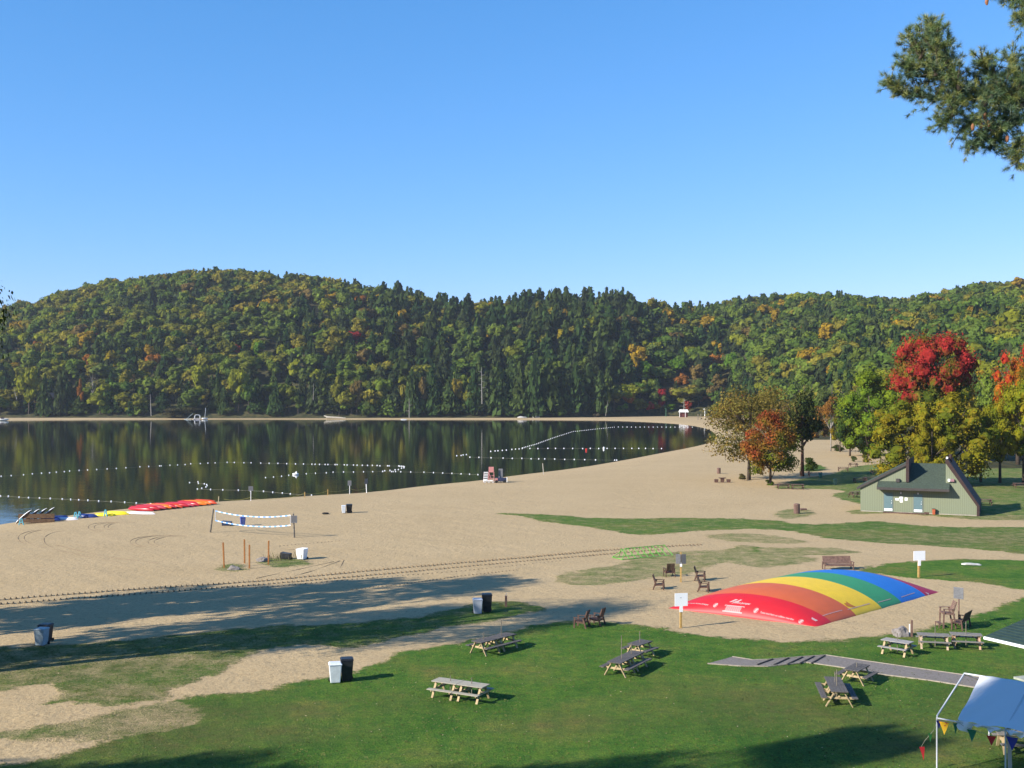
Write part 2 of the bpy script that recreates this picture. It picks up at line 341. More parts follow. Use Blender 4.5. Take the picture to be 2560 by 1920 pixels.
# ------------------------------------------------------------------ foliage
fm = bpy.data.materials.new('foliage'); fm.use_nodes = True; t = fm.node_tree; N = t.nodes; L = t.links
for n in list(N):
    if n.type == 'BSDF_PRINCIPLED': N.remove(n)
out = N['Material Output']
at = N.new('ShaderNodeAttribute'); at.attribute_name = 'Col'; oi = N.new('ShaderNodeObjectInfo')
mu = N.new('ShaderNodeMix'); mu.data_type = 'RGBA'; mu.blend_type = 'MULTIPLY'; mu.inputs[0].default_value = 1; gn = N.new('ShaderNodeMix'); gn.data_type = 'RGBA'; gn.blend_type = 'MULTIPLY'; gn.inputs[0].default_value = 1; gn.inputs[7].default_value = (.98, .89, .62, 1)
L.new(at.outputs['Color'], mu.inputs[6]); L.new(oi.outputs['Color'], mu.inputs[7])
d1 = N.new('ShaderNodeBsdfDiffuse'); d2 = N.new('ShaderNodeBsdfTranslucent'); ms = N.new('ShaderNodeMixShader'); ms.inputs[0].default_value = .28
L.new(mu.outputs[2], gn.inputs[6]); L.new(gn.outputs[2], d1.inputs[0]); L.new(gn.outputs[2], d2.inputs[0]); L.new(d1.outputs[0], ms.inputs[1]); L.new(d2.outputs[0], ms.inputs[2]); L.new(ms.outputs[0], out.inputs['Surface'])
FOL = fm
bark = mat('bark', (.10, .075, .055), .9, .4, 6, .5, 12); birch = mat('birch_bark', (.36, .33, .29), .8, .35, 5); redbark = mat('reddish_bark', (.17, .075, .045), .9, .35, 5)
bmi = bmesh.new(); bmesh.ops.create_icosphere(bmi, subdivisions=2, radius=1)
ICOV = np.array([v.co[:] for v in bmi.verts]); ICOT = np.array([[v.index for v in f.verts] for f in bmi.faces]); bmi.free()
def cards(C, Nn, size, rng, asp=(.6, 1.0)):
    """leaf clumps: small quads near C, roughly facing Nn but tilted at random"""
    n = len(C); nn = Nn+rng.normal(0, .55, (n, 3)); nn /= np.linalg.norm(nn, axis=1)[:, None]+1e-9
    a = np.cross(nn, rng.normal(0, 1, (n, 3))); a /= np.linalg.norm(a, axis=1)[:, None]+1e-9; b = np.cross(nn, a)
    s = size*(rng.uniform(.55, 1.3, (n, 1))); sb = s*rng.uniform(asp[0], asp[1], (n, 1))
    k = rng.uniform(-.3, .3, (n, 1))*s
    v = np.stack([C-a*s-b*sb*.4, C+a*s*.3-b*sb+nn*k, C+a*s+b*sb*.4, C-a*s*.2+b*sb+nn*k], 1).reshape(-1, 3)
    q = np.arange(n*4).reshape(-1, 4); return v, q
def decid(rng, lobes=8, per=18, size=.07, zlo=.18, core=True, shape='round', lob=(.16, .25), leafy=1.0, drop=0.0, ck=.86, shell=.82):
    """unit tree: height 1, crown width 1; returns V, T, Q, tint"""
    cs = []; rs = []
    for k in range(lobes):
        while True:
            p = rng.uniform(-1, 1, 3)
            q_ = np.linalg.norm(p)
            if q_ < 1 and (lobes < 30 or q_ > .62 or rng.rand() < .15): break
        zc = (zlo+1)/2; hh = (1-zlo)/2
        r = rng.uniform(*lob)
        wz = 1.0
        if shape == 'fan': wz = .45+.75*np.clip((p[2]+1)/2, 0, 1)
        if shape == 'taper': wz = 1.0-.55*np.clip((p[2]+1)/2, 0, 1)
        c = np.array([p[0]*(.5-r*.8)*wz, p[1]*(.5-r*.8)*wz, zc+p[2]*(hh-r*.55)]); cs.append(c); rs.append(r)
    Vs = []; Ts = []; Qs = []; Cl = []; o = 0
    for c, r in zip(cs, rs):
        lt = rng.uniform(.8, 1.2)
        if core:
            v = ICOV*(r*ck)*(1+rng.uniform(-.22, .22, (len(ICOV), 1)))*np.array([1, 1, .72])+c
            v = v*1.0; Vs.append(v); Ts.append(ICOT+o); Cl.append(np.full(len(v), lt)*rng.uniform(.75, 1.1, len(v))); o += len(v)
        n = int(per*leafy*(r/.2)**2); d = rng.normal(0, 1, (n, 3)); d /= np.linalg.norm(d, axis=1)[:, None]; d[:, 2] = np.where(d[:, 2] < -.4, -d[:, 2], d[:, 2])
        rad = rng.uniform(shell, 1.16, (n, 1)) if core else rng.uniform(.45, 1.1, (n, 1))
        C = c+d*r*rad*np.array([1, 1, .78]); C[:, 2] -= drop*rng.uniform(0, 1, n)*np.linalg.norm(C[:, :2], axis=1)*1.2
        v, q = cards(C, d+np.array([0, 0, .3]), size, rng); Vs.append(v); Qs.append(q+o); o += len(v)
        Cl.append(np.repeat(lt*rng.uniform(.65, 1.3, n), 4))
    return np.concatenate(Vs), (np.concatenate(Ts) if Ts else np.zeros((0, 3), int)), np.concatenate(Qs), np.concatenate(Cl)
def conif(rng, tiers=11, per=16, size=.09, zlo=.1, core=True, pw=.85):
    Vs = []; Ts = []; Qs = []; Cl = []; o = 0
    if core:
        n = 9; rings = 7; vv = []
        for i in range(rings):
            z = zlo+(.97-zlo)*i/(rings-1); r = .36*(1-(z-zlo)/(1-zlo))**pw+.01
            for k in range(n):
                rr = r*rng.uniform(.6, 1.15); a = 2*math.pi*k/n+rng.uniform(-.2, .2); vv.append((rr*math.cos(a), rr*math.sin(a), z-rr*.15+rng.uniform(-.02, .02)))
        tt = []
        for i in range(rings-1):
            for k in range(n):
                a, b, c_, d = i*n+k, i*n+(k+1) % n, (i+1)*n+(k+1) % n, (i+1)*n+k; tt += [(a, b, c_), (a, c_, d)]
        Vs.append(np.array(vv)); Ts.append(np.array(tt)); Cl.append(rng.uniform(.6, .95, len(vv))); o += len(vv)
    for i in range(tiers):
        z = zlo+(1-zlo)*(i+.3)/tiers; r = .5*(1-(z-zlo)/(1-zlo))**pw+.015; m = max(4, int(per*(r/.3)))
        ph = rng.uniform(0, 6.3, m); rad = r*rng.uniform(.45, 1.12, m); zz = z+rng.uniform(-.03, .03, m)-rad*.12
        C = np.stack([rad*np.cos(ph), rad*np.sin(ph), zz], 1); d = np.stack([np.cos(ph)*.6, np.sin(ph)*.6, np.full(m, .8)], 1)
        v, q = cards(C, d, size*(.5+r), rng); Vs.append(v); Qs.append(q+o); o += len(v); Cl.append(np.repeat(rng.uniform(.6, 1.35)*rng.uniform(.7, 1.25, m), 4))
    return np.concatenate(Vs), (np.concatenate(Ts) if Ts else np.zeros((0, 3), int)), np.concatenate(Qs), np.concatenate(Cl)

OLIVE = [(0.1235, 0.1512, 0.0282), (0.1526, 0.167, 0.0314), (0.1817, 0.1751, 0.0345), (0.1091, 0.1591, 0.0345), (0.0872, 0.1352, 0.0345), (0.1885, 0.162, 0.0336)]
GREEN = [(0.0702, 0.1271, 0.0286), (0.0858, 0.142, 0.0325), (0.1092, 0.1644, 0.0325), (0.078, 0.1121, 0.039)]
DARK = [(0.0275, 0.0578, 0.025), (0.0358, 0.0688, 0.0275), (0.044, 0.0757, 0.03), (0.0413, 0.0618, 0.0325), (0.0523, 0.0825, 0.0275)]
YEL = (.27, .23, .02); YG = (.17, .20, .025); GOLD = (.26, .185, .022); ORG = (.23, .10, .025); RED = (.32, .035, .025); CRIM = (.26, .025, .04); BRN = (.135, .105, .045); BRG = (.075, .16, .02); GRY = (.13, .12, .105)
seedr = np.random.RandomState(11)
VD = [decid(seedr, lobes=9, per=26, size=.058, shape=s, lob=(.14, .24)) for s in ('round', 'round', 'fan', 'round', 'taper', 'fan', 'round')]
VC = [conif(seedr, tiers=9, per=11, size=.16, pw=p) for p in (.8, .65, .9, .7)]
# positions over the hills
ftrees = []   # (x, y, z, w, h, kind, variant, colour, yaw)
def hill_place(px, py, h):
    u = (px-CX)/F; b = float(base_d(u)); r = float(ridge_d(u)); Y = np.linspace(b+3, r, 240); z = ground(u*Y, Y)
    pr = YH+(CAMZ-(z+h*.68))*F/Y; i = int(np.argmin(np.abs(pr-py))); return u*Y[i], Y[i], float(z[i])
spots = [(248, 840, 9, RED, 0), (97, 864, 9, ORG, 0), (387, 900, 13, ORG, 0), (595, 868, 11, RED, 0), (450, 833, 10, BRN, 0), (889, 840, 11, CRIM, 0), (912, 822, 11, ORG, 0), (902, 748, 11, ORG, 0), (875, 752, 9, GOLD, 0),
         (808, 811, 9, ORG, 0), (741, 864, 7, RED, 0), (735, 759, 10, BRN, 0), (1096, 782, 9, YEL, 0), (1112, 845, 9, YEL, 0), (1030, 785, 8, YEL, 0), (1010, 788, 9, YG, 0), (1005, 825, 16, BRN, 0), (1039, 840, 14, BRN, 0),
         (918, 889, 16, BRN, 0), (657, 756, 11, GOLD, 0), (683, 756, 12, GOLD, 0), (1407, 779, 11, GOLD, 0), (1404, 834, 11, YEL, 0), (1471, 857, 10, YG, 0), (1306, 820, 11, BRN, 0), (1711, 805, 13, GOLD, 0),
         (1763, 811, 14, GOLD, 0), (1795, 866, 16, GOLD, 0), (1795, 898, 13, ORG, 0), (1914, 779, 19, GOLD, 0), (1876, 816, 8, CRIM, 0), (1746, 880, 9, RED, 0), (1592, 883, 17, GOLD, 0), (1613, 918, 14, BRG, 0),
         (1552, 889, 11, BRN, 0), (1688, 909, 14, BRG, 0), (1720, 877, 13, YG, 0), (2021, 761, 12, GOLD, 0), (2030, 767, 9, RED, 0), (2435, 779, 14, GOLD, 0), (2247, 816, 15, GOLD, 0), (2015, 822, 12, ORG, 0), (1978, 828, 9, GOLD, 0),
         (2519, 802, 20, YG, 0), (191, 848, 13, YG, 0), (376, 871, 14, GOLD, 0), (162, 787, 12, GOLD, 0), (327, 774, 8, ORG, 0), (628, 770, 12, BRN, 0), (503, 877, 8, ORG, 0), (226, 897, 11, ORG, 0), (283, 894, 12, YEL, 0),
         (340, 880, 13, YG, 0), (240, 900, 12, YG, 0), (705, 870, 13, YG, 0), (650, 870, 12, BRG, 0), (1640, 870, 14, YG, 0), (1850, 850, 16, YG, 0), (1830, 905, 15, BRG, 0), (1740, 930, 14, BRN, 0), (1700, 945, 12, ORG, 0),
         (1800, 950, 14, BRN, 0), (1850, 940, 15, GREEN[1], 0), (1960, 905, 16, GREEN[0], 0), (2050, 890, 16, GREEN[1], 0), (1900, 970, 13, YG, 0), (1870, 990, 10, RED, 0), (2010, 940, 14, BRN, 0), (2110, 850, 15, BRN, 0)]
occ = []
for px, py, w_, c_, k in spots:
    h = w_*1.15; x, y, z = hill_place(px, py, h); ftrees.append((x, y-2, z, w_, h, 0, seedr.randint(len(VD)), c_, seedr.uniform(0, 6.3))); occ.append((x, y))
occ = np.array(occ)
def grid_trees():
    Y = 640.0
    while Y > 0 and Y < 1075:
        X = -640.0+seedr.uniform(0, 4)
        while X < 700:
            x = X+seedr.uniform(-3, 3); y = Y+seedr.uniform(-3.4, 3.4); u = x/y; X += 11.6
            if abs(u) > .56: continue
            b = base_d(u); r = ridge_d(u)
            if y < b+4 or y > r+26: continue
            yield x, y, u, (y-b)/(r-b)
        Y += 11.0
    Y = 384.0
    while Y < 640:
        X = 60.0
        while X < 360:
            x = X+seedr.uniform(-3, 3); y = Y+seedr.uniform(-3.4, 3.4); u = x/y; X += 8.5
            if u < .2 or u > .58: continue
            b = base_d(u)
            if y < b+4: continue
            yield x, y, u, (y-b)/(ridge_d(u)-b)
        Y += 8.4
pts = list(grid_trees())
for u_ in np.arange(-.5, .52, .0095):
    for dd_ in (-4, 7):
        r_ = float(ridge_d(u_)); yy = r_+dd_+seedr.uniform(-3, 3); uu = u_+seedr.uniform(-.003, .003); pts.append((uu*yy, yy, uu, 1.0)); gzs = ground([p[0] for p in pts], [p[1] for p in pts])
for (x, y, u, q), z in zip(pts, gzs):
    if len(occ) and np.min((occ[:, 0]-x)**2+(occ[:, 1]-y)**2) < 30: continue
    px = CX+u*F
    pc = np.interp(px, [0, 300, 640, 900, 1050, 1250, 1550, 1640, 1900, 2300, 2560], [.18, .25, .3, .45, .62, .75, .78, .4, .33, .35, .25])
    if px < 850: pc = pc*(1.25-.75*q)+(.25 if q < .12 else 0)
    cl = vnoise(x, y, 26, 2); pc = np.clip(pc+cl*.28, .03, .93)
    con = seedr.rand() < pc; edge = seedr.uniform(.8, 1.25)
    if con:
        h = seedr.uniform(14, 23)*(1.1 if 950 < px < 1600 else .88); w_ = h*seedr.uniform(.52, .80); c_ = DARK[seedr.randint(len(DARK))]
        ftrees.append((x, y, z, w_, h, 1, seedr.randint(len(VC)), c_, seedr.uniform(0, 6.3)))
    else:
        h = seedr.uniform(12, 19); w_ = seedr.uniform(13, 20); rr = seedr.rand()
        cl2 = vnoise(x, y, 55, 7); c_ = OLIVE[int(np.clip((vnoise(x, y, 38, 3)+1)/2*5+seedr.uniform(-1, 1.4), 0, 5))] if rr < .62+.25*cl2 else (GREEN[seedr.randint(4)] if rr < .88 else (YG if rr < .955 else (GOLD if rr < .985 else BRN)))
        if px > 1600 and rr < .36: c_ = GREEN[seedr.randint(4)]
        ftrees.append((x, y, z, w_, h, 0, seedr.randint(len(VD)), c_, seedr.uniform(0, 6.3)))
# shoreline trees given one by one: (px, top row, base row, width px, colour, conifer?)
shoreT = [(8, 962, 1041, 50, OLIVE[0], 0), (72, 915, 1042, 62, YG, 0), (40, 1000, 1042, 30, OLIVE[1], 0), (112, 930, 1042, 40, DARK[2], 1), (150, 925, 1042, 34, DARK[3], 1), (176, 955, 1042, 34, DARK[0], 1), (201, 942, 1042, 22, ORG, 0), (198, 985, 1043, 48, DARK[4], 1),
          (232, 928, 1040, 34, GRY, 0), (265, 962, 1043, 34, GREEN[0], 1), (290, 975, 1043, 40, DARK[1], 1), (315, 920, 1040, 40, OLIVE[2], 0), (330, 985, 1043, 26, DARK[0], 1), (352, 968, 1043, 40, OLIVE[4], 1), (366, 934, 1040, 18, YG, 0),
          (322, 1012, 1044, 26, YG, 0), (410, 938, 1040, 52, OLIVE[0], 0), (440, 955, 1040, 50, OLIVE[2], 0), (470, 950, 1040, 40, DARK[1], 1), (505, 905, 1030, 54, YG, 0), (516, 970, 1038, 32, OLIVE[2], 0), (545, 915, 1040, 34, DARK[0], 1),
          (560, 960, 1042, 30, DARK[2], 1), (596, 908, 1043, 62, YG, 0), (622, 940, 1043, 50, GREEN[0], 0), (575, 1015, 1043, 30, GREEN[3], 0), (655, 1000, 1043, 22, BRG, 1), (690, 950, 1043, 40, DARK[1], 1), (722, 948, 1043, 55, OLIVE[0], 0),
          (745, 975, 1043, 34, OLIVE[4], 0), (772, 998, 1043, 22, (.17, .07, .03), 0), (785, 930, 1042, 44, DARK[3], 1), (805, 985, 1043, 40, GREEN[3], 0), (848, 934, 1043, 50, OLIVE[1], 0), (832, 990, 1043, 40, OLIVE[3], 0), (866, 1000, 1044, 50, GREEN[2], 0),
          (892, 944, 1043, 34, BRN, 0), (925, 950, 1043, 46, DARK[4], 1), (908, 1008, 1044, 34, BRG, 0), (960, 925, 1043, 52, GREEN[2], 0), (975, 985, 1044, 50, GREEN[1], 1), (1005, 944, 1043, 26, OLIVE[2], 0), (1000, 1000, 1044, 34, OLIVE[0], 0),
          (1030, 920, 1043, 40, DARK[2], 1), (1056, 930, 1043, 28, BRN, 0), (1050, 990, 1044, 44, OLIVE[4], 1), (1085, 940, 1044, 44, DARK[1], 1), (1120, 950, 1044, 50, DARK[2], 1), (1104, 1002, 1045, 26, YEL, 0), (1140, 935, 1044, 44, OLIVE[5], 0),
          (1128, 1004, 1045, 22, ORG, 0), (1166, 968, 1045, 30, OLIVE[1], 0), (1150, 1000, 1045, 30, OLIVE[3], 0), (1185, 915, 1045, 46, DARK[0], 1), (1215, 930, 1045, 46, DARK[3], 1), (1245, 900, 1045, 60, DARK[2], 1), (1275, 1005, 1046, 30, YG, 0),
          (1270, 930, 1046, 46, DARK[1], 1), (1300, 900, 1046, 50, DARK[4], 1), (1335, 885, 1046, 50, DARK[1], 1), (1375, 890, 1046, 62, DARK[4], 1), (1352, 975, 1047, 40, GREEN[1], 1), (1408, 925, 1046, 46, DARK[2], 1), (1395, 985, 1047, 40, GREEN[0], 1),
          (1440, 905, 1046, 52, DARK[1], 1), (1462, 960, 1047, 36, DARK[3], 1), (1486, 985, 1046, 22, OLIVE[0], 0), (1500, 925, 1046, 42, DARK[2], 1), (1520, 974, 1046, 24, YG, 0), (1543, 960, 1044, 30, OLIVE[2], 0),
          (1572, 972, 1043, 38, (.26, .11, .03), 0), (1556, 1005, 1043, 34, BRG, 0), (1595, 985, 1042, 34, OLIVE[0], 0), (1612, 1000, 1042, 34, (.14, .15, .02), 0), (1624, 1000, 1042, 26, RED, 0), (1652, 968, 1042, 36, CRIM, 0), (1643, 1005, 1043, 24, GOLD, 0),
          (1676, 1008, 1043, 32, BRG, 0), (1632, 940, 1038, 40, OLIVE[3], 0), (1600, 945, 1038, 40, OLIVE[0], 0), (1730, 955, 1040, 40, OLIVE[5], 0), (1752, 985, 1041, 40, (.17, .085, .03), 0), (1690, 960, 1040, 44, BRN, 0),
          (1785, 960, 1040, 44, BRN, 0), (1720, 1000, 1043, 20, (.25, .04, .03), 0)]
def colour_word(c_):
    best = None
    for nm, k in (('dull olive', OLIVE[0]), ('golden olive', OLIVE[5]), ('mid green', GREEN[1]), ('dark green', DARK[1]), ('yellow', YEL), ('yellow green', YG), ('golden', GOLD), ('orange', ORG), ('red', RED), ('crimson', CRIM),
                  ('brownish', BRN), ('bright green', BRG), ('leafless grey', GRY)):
        d = sum(abs(a-b) for a, b in zip(c_, k))
        if best is None or d < best[0]: best = (d, nm)
    return best[1]
lm = [(0, 90, 'behind the white motorboat'), (90, 200, 'by the shaded left bank'), (200, 330, 'behind the left sand strip'), (330, 470, 'left of the sailboat'), (470, 600, 'right of the sailboat'),
      (600, 790, 'left of the white log'), (790, 900, 'behind the white log'), (900, 1100, 'right of the white log'), (1100, 1300, 'beyond the lifeguard chair'), (1300, 1500, 'in the darkest lakeside forest'),
      (1500, 1660, 'at the far beach start'), (1660, 1740, 'next to the beach hut'), (1740, 1900, 'right of the beach hut'), (1900, 2200, 'above the picnic ground sand'), (2200, 2700, 'behind the big red maple'), (-400, 0, 'past the left view edge')]
used = {}
def far_label(px, c_, con, h, top):
    z_ = next((n for a, b, n in lm if a <= px < b), lm[-1][2])
    return ('%s %s %s' % (colour_word(c_), 'conifer' if con else 'broadleaf tree', z_))
hi = [decid(seedr, lobes=11, per=34, size=.052, shape=s, lob=(.13, .22)) for s in ('round', 'fan', 'taper', 'round', 'taper')]
hc = [conif(seedr, tiers=15, per=20, size=.105, pw=p) for p in (.75, .9, .65, .8)]
bare_v = decid(seedr, lobes=9, per=26, size=.02, core=False, shape='round')
def crown_me(name, vt, m=FOL):
    v, T_, Q_, tint = vt; c3 = np.repeat(tint[:, None], 3, 1)*np.array([1, 1, 1]); return np_mesh(name, v, T_, Q_, m, col=c3)
MHI = [crown_me('broadleaf_crown', v) for v in hi]; MHC = [crown_me('conifer_crown', v) for v in hc]; MB_ = crown_me('bare_crown', bare_v)
tb = MB(); tb.tube([(0, 0, -.02), (.01, 0, .3), (0, .01, .75)], [.028, .02, .006], 6); tk = tb.build('trunk', bark); TRK = tk.data; bpy.data.objects.remove(tk)
tb = MB(); tb.tube([(0, 0, -.02), (.01, 0, .4), (0, .01, .97)], [.022, .016, .004], 6)
for k in range(14):
    a = random.uniform(0, 6.3); z0 = random.uniform(.3, .75); r_ = random.uniform(.2, .42); tb.tube([(0, 0, z0), (r_*.5*math.cos(a), r_*.5*math.sin(a), z0+.12), (r_*math.cos(a), r_*math.sin(a), z0+.28)], [.01, .006, .002], 4)
tk = tb.build('trunk', birch); TRB = tk.data; bpy.data.objects.remove(tk)
def far_tree(x, y, z, w_, h, con, c_, yaw, label, group='trees along the far lake shore'):
    nm = 'conifer_tree' if con else 'broadleaf_tree'
    r = thing(nm, label, 'tree', (x, y, z), yaw, group); r.scale = (w_, w_, h)
    bare_ = (c_ == GRY)
    me_ = MB_ if bare_ else (MHC[seedr.randint(len(MHC))] if con else MHI[seedr.randint(len(MHI))])
    c = bpy.data.objects.new('crown', me_); COL.objects.link(c); c.parent = r; c.color = (*c_, 1)
    tr = bpy.data.objects.new('trunk', TRB if bare_ else TRK); COL.objects.link(tr); tr.parent = r
    return r
for px, ty, by, wp, c_, con in shoreT:
    u = (px-CX)/F; b = float(base_d(u)); Y = b+2+seedr.uniform(0, 5); 
    if by < 1042: Y += 14
    z = G1(u*Y, Y); h = CAMZ+(YH-ty)*Y/F-z; w_ = wp*Y/F*(1.12 if con else 1.08)
    far_tree(u*Y, Y, z-.2, w_, h, con, c_, seedr.uniform(0, 6.3), far_label(px, c_, con, h, ty))
# nearest hillside trees become individuals, the rest one wood
ftrees.sort(key=lambda a: (a[1]-float(base_d(a[0]/a[1])))+(0 if abs(a[0]/a[1]) < .46 else 900))
NI = 170
for x, y, z, w_, h, con, vi, c_, yaw in ftrees[:NI]:
    far_tree(x, y, z-.3, w_, h, con, c_, yaw, far_label(CX+x/y*F, c_, con, h, 0)+', up the slope', 'trees at the foot of the wooded hills')
Vs = []; Ts = []; Qs = []; Cs = []; o = 0
for x, y, z, w_, h, con, vi, c_, yaw in ftrees[NI:]:
    v, T_, Q_, tint = (VC if con else VD)[vi]
    ca, sa = math.cos(yaw), math.sin(yaw)
    vv = np.empty_like(v); vv[:, 0] = (v[:, 0]*ca-v[:, 1]*sa)*w_+x; vv[:, 1] = (v[:, 0]*sa+v[:, 1]*ca)*w_+y; vv[:, 2] = v[:, 2]*h+z-.3
    Vs.append(vv); Ts.append(T_+o); Qs.append(Q_+o); o += len(v)
    cc = np.array(c_)*seedr.uniform(.85, 1.15)
    Cs.append(tint[:, None]*cc[None, :])
me = np_mesh('wooded_hillside', np.concatenate(Vs), np.concatenate(Ts), np.concatenate(Qs), FOL, col=np.concatenate(Cs))
o = bpy.data.objects.new('wooded_hillside', me); COL.objects.link(o); tag(o, 'dense autumn forest covering the hills beyond the lake', 'forest', kind='stuff')
print('forest trees', len(ftrees), 'faces', len(me.polygons))

# ------------------------------------------------------------------ near trees on the right
def near_tree(name, label, px, by, top, width, cols, lobes=26, per=120, size=.018, zlo=.2, shape='round', tm=bark, lob=(.10, .17), drop=0, trunk=True, seed=1, core=True, leafy=1.0, lean=(0, 0), colfun=None, limbs=10, Yd=None, tr=.02, group=None):
    rng = np.random.RandomState(seed)
    if Yd: Y = Yd; x, y = (px-CX)/F*Y, Y; p = Vector((x, y, G1(x, y)))
    else: p = P(px, by)
    h = CAMZ+(YH-top)*p.y/F-p.z; w_ = width*p.y/F
    r = thing(name, label, 'tree', p, 0, group)
    v, T_, Q_, tint = decid(rng, lobes, int(per*(2.6 if core else 2.2)), size*.78, zlo, core, shape, lob, leafy, drop, ck=.60, shell=.55)
    v = v.copy(); k = np.clip(v[:, 2], 0, 1); v[:, 0] += lean[0]*k; v[:, 1] += lean[1]*k
    cc = np.array(cols)
    if colfun is not None: base = colfun(v, rng)
    else:
        # colour per clump from smooth noise
        n = (np.sin(v[:, 0]*9+seed)+np.cos(v[:, 1]*8+seed*2)+np.sin(v[:, 2]*11+seed*3)+rng.normal(0, .5, len(v)))
        ii = np.clip(((n+2.2)/4.4*len(cc)).astype(int), 0, len(cc)-1); base = cc[ii]
    vm = v*np.array([w_, w_, h])
    c = bpy.data.objects.new('crown', np_mesh('crown', vm, T_, Q_, FOL, col=base*tint[:, None])); COL.objects.link(c); c.parent = r
    if trunk:
        b = MB(); b.tube([(0, 0, -.3), (lean[0]*w_*.2, lean[1]*w_*.2, h*.25), (lean[0]*w_*.7, lean[1]*w_*.7, h*.8)], [h*tr, h*tr*.75, h*tr*.2], 8)
        for k in range(limbs):
            a = rng.uniform(0, 6.3); z0 = rng.uniform(zlo*.8, .6)*h; rr = rng.uniform(.25, .45)*w_; f0 = z0/h
            s0 = Vector((lean[0]*w_*f0, lean[1]*w_*f0, z0))
            b.tube([s0, s0+Vector((rr*.5*math.cos(a), rr*.5*math.sin(a), h*.12)), s0+Vector((rr*math.cos(a), rr*math.sin(a), h*.24))], [h*tr*.4, h*tr*.25, h*tr*.08], 5)
        b.build('trunk', tm, r, smooth=True)
    return r
near_tree('broadleaf_tree', 'thin leaved brownish tree with leaning trunk at the edge of the beach', 1872, 1199, 955, 262, [(.17, .145, .05), (.14, .14, .045), (.20, .14, .05), (.12, .13, .045)], lobes=66, per=170, size=.013, zlo=.10, core=False, seed=3, lean=(.04, 0), limbs=26, lob=(.11, .17), tr=.022, tm=bark)
def redmix(v, rng):
    f = (v[:, 2]-.35)*1.0-v[:, 0]*.75+.35*np.sin(v[:, 0]*17)*np.cos(v[:, 2]*15)+rng.normal(0, .18, len(v))
    A = np.array([(.26, .06, .035), (.25, .12, .035), (.22, .16, .035), (.12, .16, .025)]); i = np.where(f > .55, 0, np.where(f > .22, 1, np.where(f > .02, 2, 3))); return A[i]
near_tree('maple_tree', 'small maple turning red and orange at the sand edge', 1926, 1213, 1024, 172, None, lobes=60, per=260, size=.017, zlo=.0, seed=5, colfun=redmix, core=False, lob=(.09, .16), limbs=14)
near_tree('broadleaf_tree', 'dark green tree with reddish bare lower trunk behind the small maple', 2006, 1190, 968, 130, [(.035, .06, .028), (.05, .075, .03), (.07, .08, .03), (.045, .07, .03)], lobes=30, per=230, size=.022, zlo=.27, core=False, seed=8, tm=redbark, shape='taper', limbs=16, tr=.022)
near_tree('birch_tree', 'slender pale birch with thin orange brown leaves standing in sand', 2077, 1128, 985, 62, [(.22, .12, .04), (.26, .13, .04), (.15, .12, .05)], lobes=18, per=110, size=.022, zlo=.42, core=False, seed=9, tm=birch, limbs=12, tr=.013)
near_tree('shrub_tree', 'small yellow leaved tree right of the pale birch', 2100, 1130, 1040, 50, [(.22, .17, .02), (.16, .16, .02)], lobes=10, per=90, size=.03, zlo=.02, seed=10)
near_tree('broadleaf_tree', 'large bright green tree left of the red maple', 2172, 1140, 922, 185, [(.10, .18, .022), (.15, .22, .022), (.08, .14, .022), (.19, .22, .03)], lobes=60, per=120, size=.015, zlo=-.04, seed=12)
near_tree('broadleaf_tree', 'dark lower green tree at the back of the picnic sand', 2125, 1140, 1000, 100, [(.03, .06, .02), (.05, .09, .02)], lobes=16, per=90, size=.022, zlo=.03, seed=13)
def maple(v, rng):
    d = np.sqrt(v[:, 0]**2+v[:, 1]**2); f = d*1.5+(v[:, 2]-.5)*1.25+.28*np.sin(v[:, 0]*15+1)*np.cos(v[:, 2]*13)+rng.normal(0, .16, len(v))
    A = np.array([(.31, .030, .036), (.25, .028, .030), (.18, .06, .025), (.13, .13, .022), (.08, .12, .022)]); i = np.where(f > .92, 0, np.where(f > .72, 1, np.where(f > .63, 2, np.where(f > .48, 3, 4)))); return A[i]
near_tree('maple_tree', 'tall maple with brilliant red crown rising behind the golden trees', 2335, 1160, 820, 232, None, lobes=95, per=150, size=.0115, zlo=.28, seed=14, colfun=maple, Yd=232, lob=(.085, .14), shape='round')
def maple2(v, rng):
    f = v[:, 2]+.2*np.sin(v[:, 0]*15)+rng.normal(0, .1, len(v)); A = np.array([(.36, .04, .03), (.42, .13, .02), (.16, .14, .02)]); i = np.where(f > .82, 0, np.where(f > .62, 1, 2)); return A[i]
near_tree('maple_tree', 'red and orange maple at the right edge of the view', 2545, 1160, 858, 150, None, lobes=40, per=120, size=.014, zlo=.2, seed=15, colfun=maple2, Yd=226, lob=(.09, .15))
GW = [(.205, .190, .02), (.16, .175, .02), (.235, .195, .022), (.12, .155, .022)]
for k, (px, top, wd, sd_, yd, lab) in enumerate([(2262, 982, 200, 16, 178, 'golden green drooping tree directly behind the left end of the green beach house'), (2385, 978, 225, 17, 176, 'golden green drooping tree behind the right gable of the green beach house'), (2330, 1040, 120, 18, 172, 'low golden green tree between the two drooping trees')]):
    near_tree('drooping_tree', lab, px, 1200, top, wd, GW, lobes=64, per=150, size=.014, zlo=-.02, seed=sd_, Yd=yd, drop=.3, lob=(.09, .15), group='golden trees behind the beach house')
YGt = [(.20, .21, .02), (.14, .19, .02), (.25, .22, .022)]
near_tree('broadleaf_tree', 'yellow green tree with exposed trunk on the lawn right of the beach house', 2500, 1207, 1000, 120, YGt, lobes=30, per=120, size=.018, zlo=.2, seed=20)
near_tree('broadleaf_tree', 'tall yellow green tree at the right edge below the orange maple', 2560, 1209, 945, 150, YGt, lobes=40, per=120, size=.016, zlo=.17, seed=21)
near_tree('broadleaf_tree', 'yellow green tree with thin trunk just right of the house roof', 2452, 1205, 1015, 90, YGt+GW[:2], lobes=22, per=110, size=.02, zlo=.27, seed=22)
